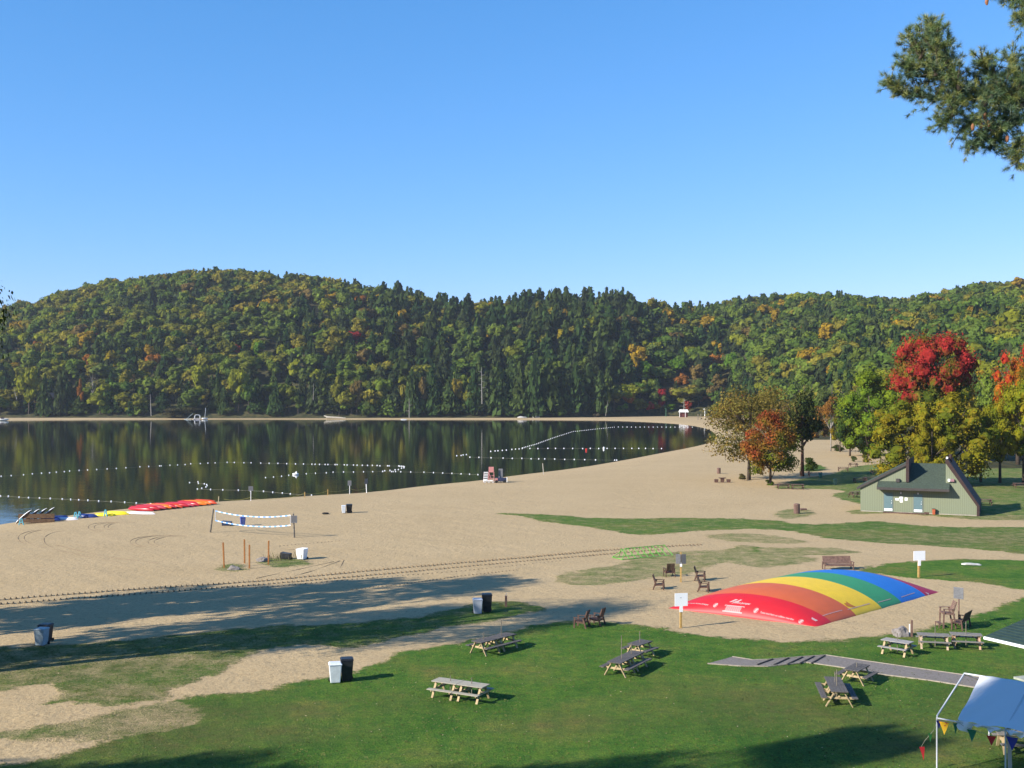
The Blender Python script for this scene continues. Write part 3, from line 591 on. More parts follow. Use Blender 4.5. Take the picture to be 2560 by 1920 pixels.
near_tree('broadleaf_tree', 'tall green tree mostly outside the right edge', 2650, 1212, 930, 170, YGt, lobes=36, per=90, size=.018, zlo=.15, seed=23)
# filler greens behind them, on the flat before the hill
for k, (px, top, wd, yd, cl, wd_) in enumerate([(2180, 905, 130, 330, GREEN[1], 'mid green tree behind the large bright green tree'), (2080, 930, 110, 380, GREEN[3], 'grey green tree above the pale birch'), (2010, 935, 110, 420, GREEN[1], 'green tree behind the dark tree with reddish trunk'), (2480, 900, 130, 300, GREEN[2], 'green tree filling the gap between the two red maples'),
                                            (2250, 960, 110, 260, OLIVE[3], 'olive tree between the bright green tree and the red maple'), (2420, 950, 120, 250, OLIVE[5], 'golden olive tree below the right side of the red maple'), (1960, 985, 90, 420, BRN, 'brownish tree far behind the small maple'),
                                            (1905, 985, 90, 470, OLIVE[5], 'golden olive tree at the back of the beach left of the brown tree'), (1850, 1000, 70, 520, BRN, 'brownish tree at the back of the beach near the hut'), (2045, 1000, 70, 360, (.2, .11, .03), 'rusty orange tree behind the pale birch'), (2620, 880, 150, 330, GREEN[1], 'green tree behind the right edge maple')]):
    near_tree('broadleaf_tree', wd_, px, 0, top, wd, [cl, tuple(c*1.25 for c in cl), tuple(c*.8 for c in cl)], lobes=20, per=80, size=.028, zlo=-.15, seed=30+k, Yd=yd)
for k, (px, top, wd, yd, cl, wd_) in enumerate([(1800, 1000, 60, 560, YG, 'yellow green tree along the back of the beach right of the hut'), (1830, 985, 60, 540, OLIVE[2], 'olive tree along the back of the beach behind the leaning tree'), (1885, 1000, 60, 500, YG, 'light yellow green tree behind the gap of the leaning tree'),
                                            (1935, 1010, 60, 450, (.2, .13, .04), 'rusty tree behind the small maple at the back of the beach'), (1985, 1010, 60, 430, YG, 'light yellow green tree behind the small maple'), (2070, 1020, 60, 380, OLIVE[5], 'golden olive tree at the back of the sand behind the birch'), (2135, 990, 70, 330, YG, 'yellow green tree left of the large bright green tree')]):
    near_tree('broadleaf_tree', wd_, px, 0, top, wd, [cl, tuple(c*1.25 for c in cl), tuple(c*.8 for c in cl)], lobes=20, per=80, size=.028, zlo=-.15, seed=60+k, Yd=yd)
# bushes
def bush(label, px, by, top, wd, cols, seed, name='bush', Yd=None, **k):
    return near_tree(name, label, px, by, top, wd, cols, lobes=12, per=90, size=.045, zlo=-.2, seed=seed, trunk=False, Yd=Yd, lob=(.16, .26), **k)
for nm_, o_ in ((0, bush('dark green bush at the back of the picnic sand beside the reddish trunk', 2030, 1176, 1142, 46, [(.03, .06, .02), (.05, .08, .02)], 41)), (0, bush('grey green willow bush on the far bank by the beached sailboat', 455, 1045, 1012, 105, [(.07, .085, .045), (.085, .085, .05)], 42, Yd=656)),
               (0, bush('small sprawling shrub standing alone on the sand by the drooping trees', 2165, 1156, 1134, 24, [(.09, .12, .03), (.16, .10, .03)], 43)), (0, bush('low thin shrub left of the lone sprawling shrub', 2135, 1154, 1138, 18, [(.08, .11, .04)], 44)),
               (0, bush('small grey bush at the foot of the leaning brownish tree', 1858, 1201, 1180, 22, [(.16, .15, .10), (.12, .12, .06)], 45)), (0, bush('low green bush against the small maple trunk', 1925, 1213, 1196, 24, [(.08, .14, .02)], 46)),
               (0, bush('low bush below the pale birch', 2095, 1128, 1112, 34, [(.07, .10, .03), (.05, .08, .02)], 47)), (0, bush('dead grey bush on the bank at the start of the far beach', 1492, 1045, 1033, 20, [GRY], 48, Yd=665))):
    o_['category'] = 'bush'
# trees standing left of the view: they throw the long shadows over the sand and lawn, and their outer leaves reach the left edge
DK = [(.05, .075, .02), (.035, .06, .02), (.07, .085, .02)]
def side_tree(label, x, y, h, wd, seed, zlo=.35, lobes=54, per=105, name='broadleaf_tree', size=.022, cols=DK, lob=(.09, .16)):
    z = G1(x, y); r = near_tree(name, label, CX+x/max(y, 1)*F, 0, YH-(h+z-CAMZ)*F/y, wd*F/y, cols, lobes=lobes, per=per, size=size, zlo=zlo, seed=seed, Yd=y, lob=lob, core=False) if seed != 51 else near_tree(name, label, CX+x/max(y, 1)*F, 0, YH-(h+z-CAMZ)*F/y, wd*F/y, cols, lobes=60, per=420, size=.0085, zlo=zlo, seed=seed, Yd=y, lob=lob, core=False, limbs=24); return r
SIDE = [('dark leaved tree whose outer leaves touch the left edge of the view', -30.4, 56.5, 22.5, 12.6, 51, .30), ('tree just outside the left edge shading the upper sand', -41, 65, 25, 12.5, 52, .15), ('tree farther outside the left edge shading the beach', -52, 63, 25, 13, 53, .15),
        ('tree off the left edge shading the bluish grey bin', -44, 53.5, 24, 10.5, 54, .2), ('first tree on the slope left of the viewpoint', -64, 18.5, 23, 11, 55, .3), ('second tree on the slope left of the viewpoint', -53, 19.5, 22.5, 10, 56, .3), ('third tree on the slope left of the viewpoint', -44, 19.5, 22.5, 9, 57, .3), ('fourth tree on the slope left of the viewpoint', -37, 20.5, 21.5, 8, 58, .3),
        ('nearest tree on the slope left of the viewpoint', -28.2, 23.6, 23, 4.6, 59, .80), ('tree on the slope whose shade falls on the party tent', -26.3, 18.3, 29.5, 4.0, 61, .62), ('big tree in the middle of the left slope', -36, 30, 12, 8, 62, .2)][:10]
for l_, x, y, h, wd, s_, zl in SIDE:
    if y < 2:
        pass
    else: side_tree(l_, x, y, h, wd, s_, zl)

# ------------------------------------------------------------------ pine whose limb reaches in at the top right
needle = bpy.data.materials.new('pine_needles'); needle.use_nodes = True; t = needle.node_tree; pbn = t.nodes['Principled BSDF']; pbn.inputs['Roughness'].default_value = .5
a_ = t.nodes.new('ShaderNodeAttribute'); a_.attribute_name = 'Col'; t.links.new(a_.outputs['Color'], pbn.inputs['Base Color'])
cone_m = mat('pine_cone', (.33, .14, .07), .8, .3, 30)
rng = np.random.RandomState(77)
PY = 27.0
def S3(px, py, Y=PY): return np.array([(px-CX)/F*Y, Y, CAMZ+(YH-py)/F*Y])
pine = thing('pine_tree', 'white pine reaching in from the right edge with cones on its limb', 'tree', (16.3, 27.5, G1(16.3, 27.5)))
PO = np.array(pine.location)
b = MB(); b.tube([(0, 0, -.3), (.1, 0, 12), (0, .1, 26)], [.36, .26, .06], 10); b.build('trunk', bark, pine, smooth=True)
limbs = [[(2760, 300), (2600, 262), (2480, 236), (2400, 225), (2340, 190), (2300, 150), (2268, 90)],
         [(2480, 236), (2400, 250), (2330, 245), (2270, 235), (2222, 205)],
         [(2560, 255), (2500, 215), (2470, 180), (2455, 150)], [(2600, 262), (2540, 190), (2530, 150)],
         [(2560, 260), (2520, 300), (2460, 335), (2430, 365)], [(2640, 300), (2580, 340), (2540, 370), (2545, 410)],
         [(2700, -60), (2600, -20), (2540, -10), (2500, -20)], [(2620, -30), (2570, 20), (2560, 60)], [(2640, 300), (2590, 250), (2570, 200)], [(2340, 190), (2345, 130), (2340, 70)], [(2400, 250), (2380, 290), (2350, 315)], [(2340, 190), (2290, 190), (2262, 160)], [(2300, 150), (2320, 100), (2325, 60)], [(2400, 225), (2372, 170), (2362, 120)],
         [(2480, 236), (2440, 300), (2400, 330)], [(2560, 300), (2500, 330), (2470, 370)], [(2600, 262), (2560, 230), (2500, 262)], [(2760, -90), (2640, -60), (2580, 30)], [(2640, 300), (2600, 180), (2570, 150)]]
lb = MB(); tuft = []
for li, l in enumerate(limbs):
    dp = rng.uniform(-.5, .5)
    pts_ = [S3(px, py, PY+dp+rng.uniform(-.15, .15)+max(0, (2400-px))*0.0005) for px, py in l]
    lb.tube([tuple(p-PO) for p in pts_], [max(.012, .055*(1-i/len(pts_))) for i in range(len(pts_))], 6)
    for i in range(len(pts_)-1):
        seg = pts_[i+1]-pts_[i]; ln = np.linalg.norm(seg); dirn = seg/ln
        for k in range(int(ln*112)):
            f_ = rng.rand(); p = pts_[i]+seg*f_
            side = rng.normal(0, 1, 3); side[1] *= .8; side /= np.linalg.norm(side); side = side*.75+dirn*.55+np.array([0, 0, .28]); side /= np.linalg.norm(side)
            r_ = rng.uniform(.05, .62)*(1 if i < len(pts_)-2 else .75)
            tuft.append((p+side*r_, side, p))
lb.build('limb', bark, pine, smooth=True)
Vn = []; Cn = []; Tn = []; o = 0; tw = MB()
for p, d, s_ in tuft:
    if rng.rand() < .35: tw.tube([tuple(s_-PO), tuple(p-PO)], [.012, .006], 4)
    n = 56; base = p-PO-d*rng.uniform(0, .09, (n, 1)); dd = d*.62+rng.normal(0, .62, (n, 3)); dd /= np.linalg.norm(dd, axis=1)[:, None]
    ln = rng.uniform(.10, .18, (n, 1)); sdv = np.cross(dd, rng.normal(0, 1, (n, 3))); sdv /= np.linalg.norm(sdv, axis=1)[:, None]; sdv *= .0042
    v = np.stack([base-sdv, base+sdv, base+dd*ln], 1).reshape(-1, 3); Vn.append(v)
    Tn.append(np.arange(n*3).reshape(-1, 3)+o); o += n*3
    c0 = np.array([(.12, .17, .05), (.085, .14, .06), (.19, .20, .05), (.06, .10, .055)])[rng.randint(4)]*rng.uniform(.8, 1.2); Cn.append(np.tile(c0, (n*3, 1)))
c = bpy.data.objects.new('crown', np_mesh('crown', np.concatenate(Vn), np.concatenate(Tn), None, needle, col=np.concatenate(Cn))); COL.objects.link(c); c.parent = pine
tw.build('twig', bark, pine)
for px, py in ((2432, 318), (2453, 316), (2472, 308), (2463, 290), (2518, 346), (2467, 4)):
    p = S3(px, py, PY-.6)-PO; b = MB(); b.ball(tuple(p), .042, 8, 7, (1, 1, 2.1), .25); b.build('pine_cone', cone_m, pine)

# ------------------------------------------------------------------ materials for built things
wood_grey = mat('weathered_wood', (.25, .23, .205), .85, .3, 3, .3, 20, stretch=(2, 18, 18))
wood_dark = mat('dark_weathered_wood', (.135, .122, .115), .85, .3, 3, .3, 20, stretch=(2, 18, 18))
wood_tan = mat('treated_timber', (.50, .38, .22), .8, .2, 4)
wood_brown = mat('brown_stained_wood', (.115, .062, .045), .7, .3, 5)
wood_brown2 = mat('faded_brown_wood', (.20, .12, .095), .75, .3, 5)
wood_or = mat('yellowish_post', (.52, .33, .11), .75, .2, 6)
wood_stake = mat('orange_stained_stake', (.40, .16, .045), .75, .25, 6)
post_grey = mat('old_post', (.22, .19, .15), .85, .35, 6)
white_p = mat('white_paint', (.80, .80, .80), .5); white_b = mat('white_board', (.90, .90, .92), .35)
grey_b = mat('grey_sign_face', (.17, .175, .19), .5, .1, 8); ink = mat('dark_print', (.06, .06, .08), .6)
plas_w = mat('pale_bin_plastic', (.62, .66, .70), .45, .12, 3); plas_g = mat('bluish_grey_bin_plastic', (.38, .47, .52), .45, .15, 3); plas_k = mat('black_bin_plastic', (.025, .028, .034), .4, .3, 4); plas_b = mat('blue_bin_plastic', (.02, .07, .40), .35)
bluehandle = mat('violet_blue_bin_side', (.22, .26, .62), .45)
rubber = mat('black_rubber', (.015, .015, .015), .7)
steel = mat('galvanised_steel', (.55, .58, .60), .4, .1, 8, metal=.3); pinkp = mat('faded_red_paint', (.55, .23, .22), .7, .15, 5)
lime = mat('lime_green_paint', (.16, .52, .07), .45); stone = mat('granite', (.27, .24, .225), .85, .35, 2.5, .6, 8); pstone = mat('pale_stone', (.60, .58, .55), .8, .2, 3)
def mesh_obj(name, mb, m, par=None, **k): return mb.build(name, m, par, **k)

# ------------------------------------------------------------------ picnic tables
def picnic(label, loc, yaw, L_=1.6, frames=2, poles=((0, 1.55),), top=wood_grey, leg=wood_tan, bench=None, name='picnic_table', group='picnic tables on the lawn', w_=.78, H=.75):
    r = thing(name, label, 'picnic table', loc, yaw, group); bench = bench or top
    halves = [(-L_/2, L_/2)] if frames == 2 else [(-L_/2, -.012), (.012, L_/2)]
    for a, b_ in halves:
        m = MB()
        for k in range(5):
            pw = w_/5; m.box(((a+b_)/2, -w_/2+pw*(k+.5), H-.02), (b_-a, pw-.012, .04))
        m.build('tabletop', top, r, bevel=.004)
    for s in (-1, 1):
        m = MB()
        for k in range(2):
            for a, b_ in halves: m.box(((a+b_)/2, s*(.62+.14*k), .44), (b_-a, .128, .04))
        m.build('bench', bench, r, bevel=.004)
    xsn = [-L_/2+.18, L_/2-.18] if frames == 2 else [-L_/2+.18, -.2, .2, L_/2-.18]
    for x in xsn:
        for s in (-1, 1):
            m = MB(); m.beam((x, s*.60, 0), (x, s*.20, H-.05), .045, .11, up=(1, 0, 0)); m.build('leg', leg, r)
        m = MB(); m.beam((x+.05, -.80, .40), (x+.05, .80, .40), .04, .10); m.beam((x+.05, -w_/2+.04, H-.08), (x+.05, w_/2-.04, H-.08), .04, .07)
        sx = 1 if x < 0 else -1
        if frames == 4 and abs(x) < .3: sx = -sx
        m.beam((x, 0, .42), (x+sx*.42, 0, H-.06), .09, .04); m.build('cross_brace', leg, r)
    for px_, hh in poles:
        m = MB(); m.tube([(px_, 0, .05), (px_, 0, hh)], .022, 8); m.build('umbrella_pole', post_grey, r)
    return r
def at3(x, y): return Vector((x, y, G1(x, y)))
picnic('long grey picnic table nearest the bottom, lowest in the middle, two bare umbrella poles', at3(-2.45, 53.2), R(-27.5), 2.78, 4, ((-.55, 1.0), (.62, 1.05)), top=mat('pale_weathered_wood', (.40, .37, .30), .85, .25, 3, stretch=(2, 18, 18)))
picnic('long grey picnic table end on beside the sandy path with one tall umbrella pole', at3(-1.0, 63.0), R(49), 2.97, 4, ((-.9, 1.15), (.6, 1.65)), top=wood_dark)
picnic('long grey picnic table with tall umbrella pole in front of a smaller table mid lawn', at3(5.95, 58.4), R(59), 2.96, 4, ((-.55, 1.95), (.65, 1.35)), top=wood_dark)
picnic('short picnic table tucked behind the long table in the middle of the lawn', at3(7.05, 61.75), R(52), 1.42, 2, ((0, 1.35),), top=wood_dark)
picnic('pale short picnic table in front of the boulder', at3(21.4, 62.2), R(-42), 1.6, 2, ((0, 1.15),), top=mat('pale_grey_wood', (.36, .34, .32), .85, .25, 3, stretch=(2, 18, 18)))
picnic('weathered picnic table between the boulder table and the bench group', at3(24.0, 63.8), R(-14), 1.75, 2, ((.1, 1.3),), leg=mat('pale_treated_timber', (.55, .42, .30), .8, .2, 4))
picnic('rightmost picnic table of the row of three near the dark wooden bench', at3(25.9, 63.9), R(-14), 1.7, 2, ((0, 1.45),), leg=mat('pale_orange_timber', (.55, .36, .24), .8, .2, 4))
picnic('dark long picnic table pointing at the viewer, nearest one by the grey path', at3(15.3, 52.9), R(81), 2.75, 4, ((-.3, 1.5), (.35, 1.25)), top=wood_dark)
picnic('square looking grey picnic table touching the edge of the grey path', at3(17.3, 56.2), R(52), 1.6, 2, ((0, .95),), top=wood_dark)
picnic('grey picnic table standing under the white party tent', at3(20.6, 45.3), R(-10), 1.9, 2, (), group='picnic tables on the lawn')

# brown tables by the trees
brl = [((1958, 1222), -5, 1.9, 'left brown table of the joined pair at the edge of the sand by the maple'), ((1994, 1223), -5, 1.9, 'right brown table of the joined pair at the edge of the sand by the maple'),
       ((2108, 1178), -20, 2.0, 'brown picnic table on thin grass left of the farthest table'), ((2133, 1167), -35, 1.7, 'farthest brown picnic table on the sand near the lone shrub'), ((2189, 1186), 10, 1.9, 'dark picnic table at the foot of the drooping trees'),
       ((2038, 1191), -12, 2.4, 'dark picnic table beside the reddish trunk with a teal bin at its end'), ((2012, 1188), -5, 1.8, 'low dark table directly against the reddish tree trunk'), ((2150, 1206), 0, 2.2, 'left table of the shaded pair above the house roof'), ((2176, 1204), 0, 2.2, 'right table of the shaded pair above the house roof'),
       ((2138, 1243), 20, 1.7, 'brown picnic table half hidden by the left wall of the beach house'), ((2550, 1220), -4, 2.0, 'grey brown table on the lawn at the right edge beyond the house'), ((2410, 1180), 0, 2.0, 'shaded table far behind the house roof under the trees'), ((2462, 1262), -10, 1.8, 'dark table right behind the sloping right wall of the beach house')]
for (px, py), yw, ln, lb_ in brl:
    picnic(lb_, P(px, py), R(yw), ln, 2, (), top=wood_brown2 if py > 1200 else wood_brown, leg=wood_brown, name='brown_picnic_table', group='brown picnic tables near the trees')
r = thing('slab_table', 'small brown pedestal table with two stools alone on the open beach', 'table', P(1806, 1206), R(-4))
m = MB(); m.box((0, 0, .72), (1.15, .8, .1)); m.build('tabletop', wood_brown, r, bevel=.01); m = MB(); m.box((0, 0, .34), (.6, .5, .66), taper=.9); m.build('pedestal', wood_brown, r)
for s in (-1, 1): m = MB(); m.box((s*.98, 0, .25), (.62, .6, .5), taper=.9); m.build('stool', wood_brown, r, bevel=.02)

# ------------------------------------------------------------------ wooden armchairs and benches
def armchair(label, loc, yaw, W=.66, m_=wood_brown, slats=7, name='wooden_armchair', cat='armchair', group='brown wooden armchairs', seat_h=.42, back_h=1.05, step=False, solid=False):
    r = thing(name, label, cat, loc, yaw, group); n = slats
    m = MB()
    for k in range(5): m.box((-.16+.12*k, 0, seat_h-.012*(4-k)), (.105, W, .03))
    m.build('seat', m_, r)
    m = MB(); lx = -.23; tx = -.23-.36*(back_h-seat_h)
    for k in range(n):
        f0 = (k+.1)/n; f1 = (k+.86)/n
        a = Vector((lx+(tx-lx)*f0, 0, seat_h+.04+(back_h-seat_h)*f0)); b_ = Vector((lx+(tx-lx)*f1, 0, seat_h+.04+(back_h-seat_h)*f1))
        m.beam(a, b_, W-.06, .025, up=(0, 0, 1))
    for s in (-1, 1): m.beam((lx-.03, s*(W/2-.04), seat_h-.05), (tx-.03, s*(W/2-.04), back_h+.03), .05, .04, up=(1, 0, 0))
    if solid: m.beam((lx-.05, 0, seat_h+.05), (tx-.05, 0, back_h), W-.1, .02)
    m.build('backrest', m_, r)
    for s in (-1, 1):
        m = MB(); m.box((.02, s*(W/2+.04), seat_h+.235), (.72, .12, .035)); m.build('armrest', m_, r, bevel=.01)
        m = MB(); m.beam((.34, s*(W/2+.03), 0), (.30, s*(W/2+.03), seat_h+.22), .05, .09); m.build('leg', m_, r)
        m = MB(); m.beam((-.42, s*(W/2+.03), 0), (-.22, s*(W/2+.03), seat_h+.22), .05, .09); m.build('leg', m_, r)
    m = MB(); m.box((.33, 0, seat_h-.05), (.04, W, .08)); m.box((-.3, 0, seat_h-.08), (.04, W, .07))
    for s in (-1, 1): m.beam((.34, s*W/2, seat_h-.05), (-.36, s*W/2, seat_h-.1), .04, .08)
    if step:
        m.box((.5, 0, .28), (.24, W, .04)); m.beam((.6, -W/2, 0), (.6, -W/2, .3), .05, .05); m.beam((.6, W/2, 0), (.6, W/2, .3), .05, .05)
    m.build('seat_rail', m_, r); return r
for px, py, yw, lb_ in ((1648, 1473, -12, 'brown armchair facing right, left of the orange sign post'), (1673, 1441, 98, 'brown armchair turned away from the viewer behind the orange sign post'), (1751, 1451, -14, 'brown armchair facing right on sunlit sand, back one of the pair'), (1760, 1479, -16, 'brown armchair facing right in the shade, front one of the pair nearest the red pillow'),
                        (1453, 1568, 158, 'left armchair of the pair facing the lake at the lawn edge'), (1492, 1562, 152, 'right armchair of the pair facing the lake at the lawn edge')):
    armchair(lb_, P(px, py), R(yw))
def settee(label, loc, yaw, W, m_, back=wood_brown2, back_h=1.05, name='wooden_settee'):
    r = thing(name, label, 'bench', loc, yaw)
    m = MB(); m.box((.0, 0, .42), (.56, W-.1, .04)); m.build('seat', m_, r, bevel=.01)
    m = MB()
    for k in range(6): m.beam((-.26-.035*k, 0, .46+.10*k), (-.29-.035*k, 0, .555+.10*k), W-.12, .025)
    m.build('backrest', back, r)
    for s in (-1, 1):
        m = MB(); m.box((0, s*(W/2-.03), .64), (.72, .11, .04)); m.build('armrest', m_, r, bevel=.01)
        m = MB(); m.beam((.30, s*(W/2-.04), 0), (.28, s*(W/2-.04), .62), .08, .08); m.build('leg', m_, r)
        m = MB(); m.beam((-.34, s*(W/2-.04), 0), (-.26, s*(W/2-.04), .62), .08, .08); m.build('leg', m_, r)
    m = MB(); m.box((.29, 0, .38), (.05, W-.1, .11)); m.build('seat_rail', m_, r); return r
settee('wide brown bench with solid board back facing the viewer above the blue stripe', P(2095, 1424), R(-88), 2.45, wood_brown2)
settee('dark brown bench seen from behind next to the grey sign on the right', P(2402, 1570), R(142), 1.7, wood_brown, back=wood_brown, back_h=1.1)
armchair('tall reddish wooden watch chair with footrest beside the dark bench', P(2368, 1568), R(176), W=.7, m_=wood_brown2, name='tall_wooden_chair', cat='tall chair', group=None, seat_h=.95, back_h=1.6, step=True)

# ------------------------------------------------------------------ bins
def bin_(label, loc, yaw=0, m_=plas_k, H=1.05, W=.58, lid=True, name='wheelie_bin', lying=False, group='plastic bins on the lawn and beach', openm=None, s=None):
    r = thing(name, label, 'bin', loc, yaw, group)
    m = MB(); m.box((0, 0, H*.47), (W, W*1.05, H*.88), taper=.78); m.build('body', m_, r, bevel=.03)
    if lid:
        m = MB(); m.box((0, 0, H*.935), (W*1.07, W*1.12, .05)); m.box((0, .02, H*.975), (W*.9, W*.9, .05), taper=1.12); m.build('lid', openm or m_, r, bevel=.02)
    m = MB(); m.tube([(-W*.4, W*.62, H*.9), (W*.4, W*.62, H*.9)], .02, 6); m.build('handle', m_, r)
    for s_ in (-1, 1): m = MB(); m.tube([(s_*W*.42, W*.42, .09), (s_*W*.52, W*.42, .09)], .09, 12); m.build('wheel', rubber, r)
    if lying: r.rotation_euler = (R(-90), 0, yaw); r.location.z += W*.52
    return r
bin_('white wheelie bin in front of the black one at the path edge', P(838, 1706), R(12), plas_w, 1.0, .62)
bin_('black wheelie bin behind the white one at the path edge', P(867, 1701), R(12), plas_k, 1.15, .62)
bin_('bluish grey bin standing in the shade near the left edge', P(104, 1613), R(-8), plas_g, 1.0, .62)
bin_('black bin hidden behind the bluish grey bin near the left edge', P(114, 1604), R(-8), plas_k, 1.05, .64)
bin_('light grey bin in the tree shade right of centre', P(1194, 1534), R(6), mat('light_grey_plastic', (.50, .54, .62), .45, .1, 3), 1.0, .62)
bin_('black bin beside the light grey one in the tree shade', P(1217, 1529), R(6), plas_k, 1.2, .66)
bin_('small white bin far out on the open beach beside a black one', P(859, 1283), R(10), plas_w, .95, .5)
bin_('black bin with round lid far out on the open beach', P(873, 1282), R(10), plas_k, 1.05, .72)
bin_('white bin with blue side standing open by the weedy mound', P(755, 1398), R(-20), white_p, 1.02, .78, lid=False)
bin_('black bin lying on its side in the weeds', P(728, 1398), R(72), plas_k, .95, .55, lying=True)
bin_('blue bin standing behind the volleyball net', P(607, 1314), R(20), plas_b, .95, .55)
bin_('dark blue bin lying on the sand behind the volleyball net', P(580, 1314), R(82), mat('dark_blue_plastic', (.02, .04, .10), .4), 1.1, .5, lying=True)
bin_('teal bin at the end of the dark table near the reddish trunk', P(2051, 1194), 0, mat('teal_plastic', (.06, .22, .18), .5), .8, .5)
bin_('dark bin with pale green foot in the tree shade', P(2088, 1213), 0, mat('dark_green_plastic', (.02, .05, .045), .5), 1.0, .5)
def barrel(label, loc, H=1.05, r0=.32, m_=wood_brown2, name='slatted_barrel_bin', group='round wooden litter barrels'):
    r = thing(name, label, 'litter barrel', loc, 0, group); m = MB()
    for k in range(18):
        a = 2*math.pi*k/18; m.box((math.cos(a)*r0, math.sin(a)*r0, H/2), (.05, .098, H), rz=a)
    m.build('staves', m_, r); m = MB(); m.tube([(0, 0, .05), (0, 0, H*.93)], r0*.9, 14); m.build('liner', rubber, r)
    m = MB(); m.tube([(0, 0, H), (0, 0, H+.06), (0, 0, H+.1)], [r0*1.05, r0, r0*.5], 16); m.build('lid', m_, r); return r
barrel('brown slatted litter barrel on the grass patch left of the beach house', P(1992, 1284), 1.12, .34)
barrel('small brown litter barrel on the open sand by the leaning tree', P(1797, 1184), .95, .30)
r = thing('fire_pit', 'low brown cut log lying beside the litter barrel', 'log', P(2009, 1276), 0); m = MB(); m.tube([(-.4, 0, .13), (.4, .1, .13)], [.15, .13], 8); m.build('log', wood_brown2, r)
r.name = 'cut_log'
m = MB(); m.tube([(0.33*math.cos(a), .33*math.sin(a), .08) for a in np.linspace(0, 6.283, 17)], .085, 8, cap=False); o = m.build('rubber_tyre', rubber, smooth=True); o.location = P(813.6, 1285); tag(o, 'dark rubber tyre lying flat on the open beach', 'tyre')

# ------------------------------------------------------------------ signs and posts
def lines_part(par, x0, x1, z0, z1, n, y, m_=ink, th=.012, rnd=3, wmin=.5):
    rr = random.Random(rnd); m = MB()
    for k in range(n):
        z = z1-(z1-z0)*(k+.5)/n; x = x0
        while x < x0+(x1-x0)*rr.uniform(wmin, 1):
            wd = rr.uniform(.03, .09)*(x1-x0)*3; m.box((min(x+wd/2, x1), y, z), (wd*.85, .004, th)); x += wd
    m.build('lettering', m_, par)
def sign(label, loc, yaw, bw, bh, top, postm, bm_=white_b, pw=.09, ntext=0, white_sleeve=0, name='sign', lean=0, back=None, th=.02):
    r = thing(name, label, 'sign', loc, yaw); m = MB(); m.beam((lean, 0, -.2), (0, 0, top-.05), pw, pw); m.build('post', postm, r)
    m = MB(); m.box((0, -pw/2-th/2-.003, top-bh/2), (bw, th, bh)); p = m.build('board', bm_, r, bevel=.004)
    if white_sleeve: m = MB(); m.box((0, -pw/2-.016, top-bh-white_sleeve/2), (pw*1.7, .03, white_sleeve)); m.build('lower_plate', bm_, r)
    if ntext: lines_part(r, -bw*.42, bw*.42, top-bh*.92, top-bh*.08, ntext, -pw/2-th-.007)
    return r
s1 = sign('white blank sign on a yellowish post in front of the red end of the pillow', P(1702, 1570), R(12), .84, .80, 2.16, wood_or, pw=.12, white_sleeve=.36)
m = MB(); m.box((-.03, -.088, 1.88), (.10, .004, .02)); m.build('lettering', ink, s1)
sign('bright white sign on a yellowish post on the grass beyond the blue stripe', P(2297, 1444), R(12), 1.02, .74, 2.1, wood_or, pw=.14, white_sleeve=.42)
r = thing('double_sign', 'two grey sign boards set at an angle on one orange post among armchairs', 'sign', P(1702, 1455), 0)
m = MB(); m.box((0, 0, 1.15), (.11, .11, 2.3)); m.build('post', wood_or, r)
for s_, yw in ((-1, 14), (1, -14)): m = MB(); m.box((s_*.21, -.09, 1.78), (.38, .02, .74), rz=R(yw*-1)); m.build('board', grey_b, r, bevel=.01)
m = MB(); m.box((0, -.1, 1.35), (.16, .03, .3)); m.build('lower_plate', white_b, r)
sign('grey sign on thin post behind the tall wooden chair', P(2397, 1562), R(-42), .62, .72, 2.35, wood_brown2, bm_=grey_b, pw=.07, ntext=6)
sign('small grey sign on a stake at the water edge right of the canoes', P(627, 1252), R(4), .62, .62, 2.0, white_p, bm_=grey_b, pw=.07, ntext=5)
sign('small grey sign at the water edge, left one of the close pair', P(874, 1235), R(4), .55, .75, 2.0, white_p, bm_=grey_b, pw=.08, ntext=5)
sign('narrow grey sign on a leaning post, right one of the close pair', P(915, 1232), R(55), .65, .8, 2.15, white_p, bm_=grey_b, pw=.08, lean=.15)
def stake(label, px, py, h, w_, m_, lean=(0, 0), name='wooden_stake', group=None, cat='stake'):
    m = MB(); m.beam((0, 0, -.2), (lean[0], lean[1], h), w_, w_); m.box((lean[0], lean[1], h), (w_*.7, w_*.7, .02)); o = m.build(name, m_); o.location = P(px, py); return tag(o, label, cat, group)
for px, py, h, lb_, ln in ((560.5, 1419, 2.08, 'leftmost orange stake standing next to the front rock', -.09), (611.6, 1408, 2.02, 'orange stake farthest back of the four', -.02), (623.5, 1421, 1.95, 'orange stake nearest the viewer between the two rocks', 0), (671, 1411, 2.0, 'rightmost orange stake in front of the rear rock', .02)):
    stake(lb_, px, py, h, .11, wood_stake, (ln, 0), 'orange_stake', 'orange stakes on the beach')
stake('short yellow post at the waterline, left one beside the buoys', 762, 1245, .85, .1, wood_or, name='shore_post'); stake('short yellow post at the waterline left of the paired signs', 819.5, 1240, .95, .1, wood_or, name='shore_post')
stake('pale leaning post among the right ends of the canoes', 546, 1254, .75, .09, mat('pale_post', (.6, .5, .3), .8), (.05, 0), name='shore_post'); stake('tall pale post at the waterline right of the lifeguard chair', 1359, 1186, 2.0, .13, mat('bleached_post', (.5, .46, .4), .8), (-.18, 0), name='shore_post')
stake('reddish brown post beside the boulder', 2279.6, 1592, .98, .10, wood_brown2, name='garden_post'); stake('thin white pipe between the boulder and the brown post', 2274, 1590, .70, .05, white_p, name='white_pipe')
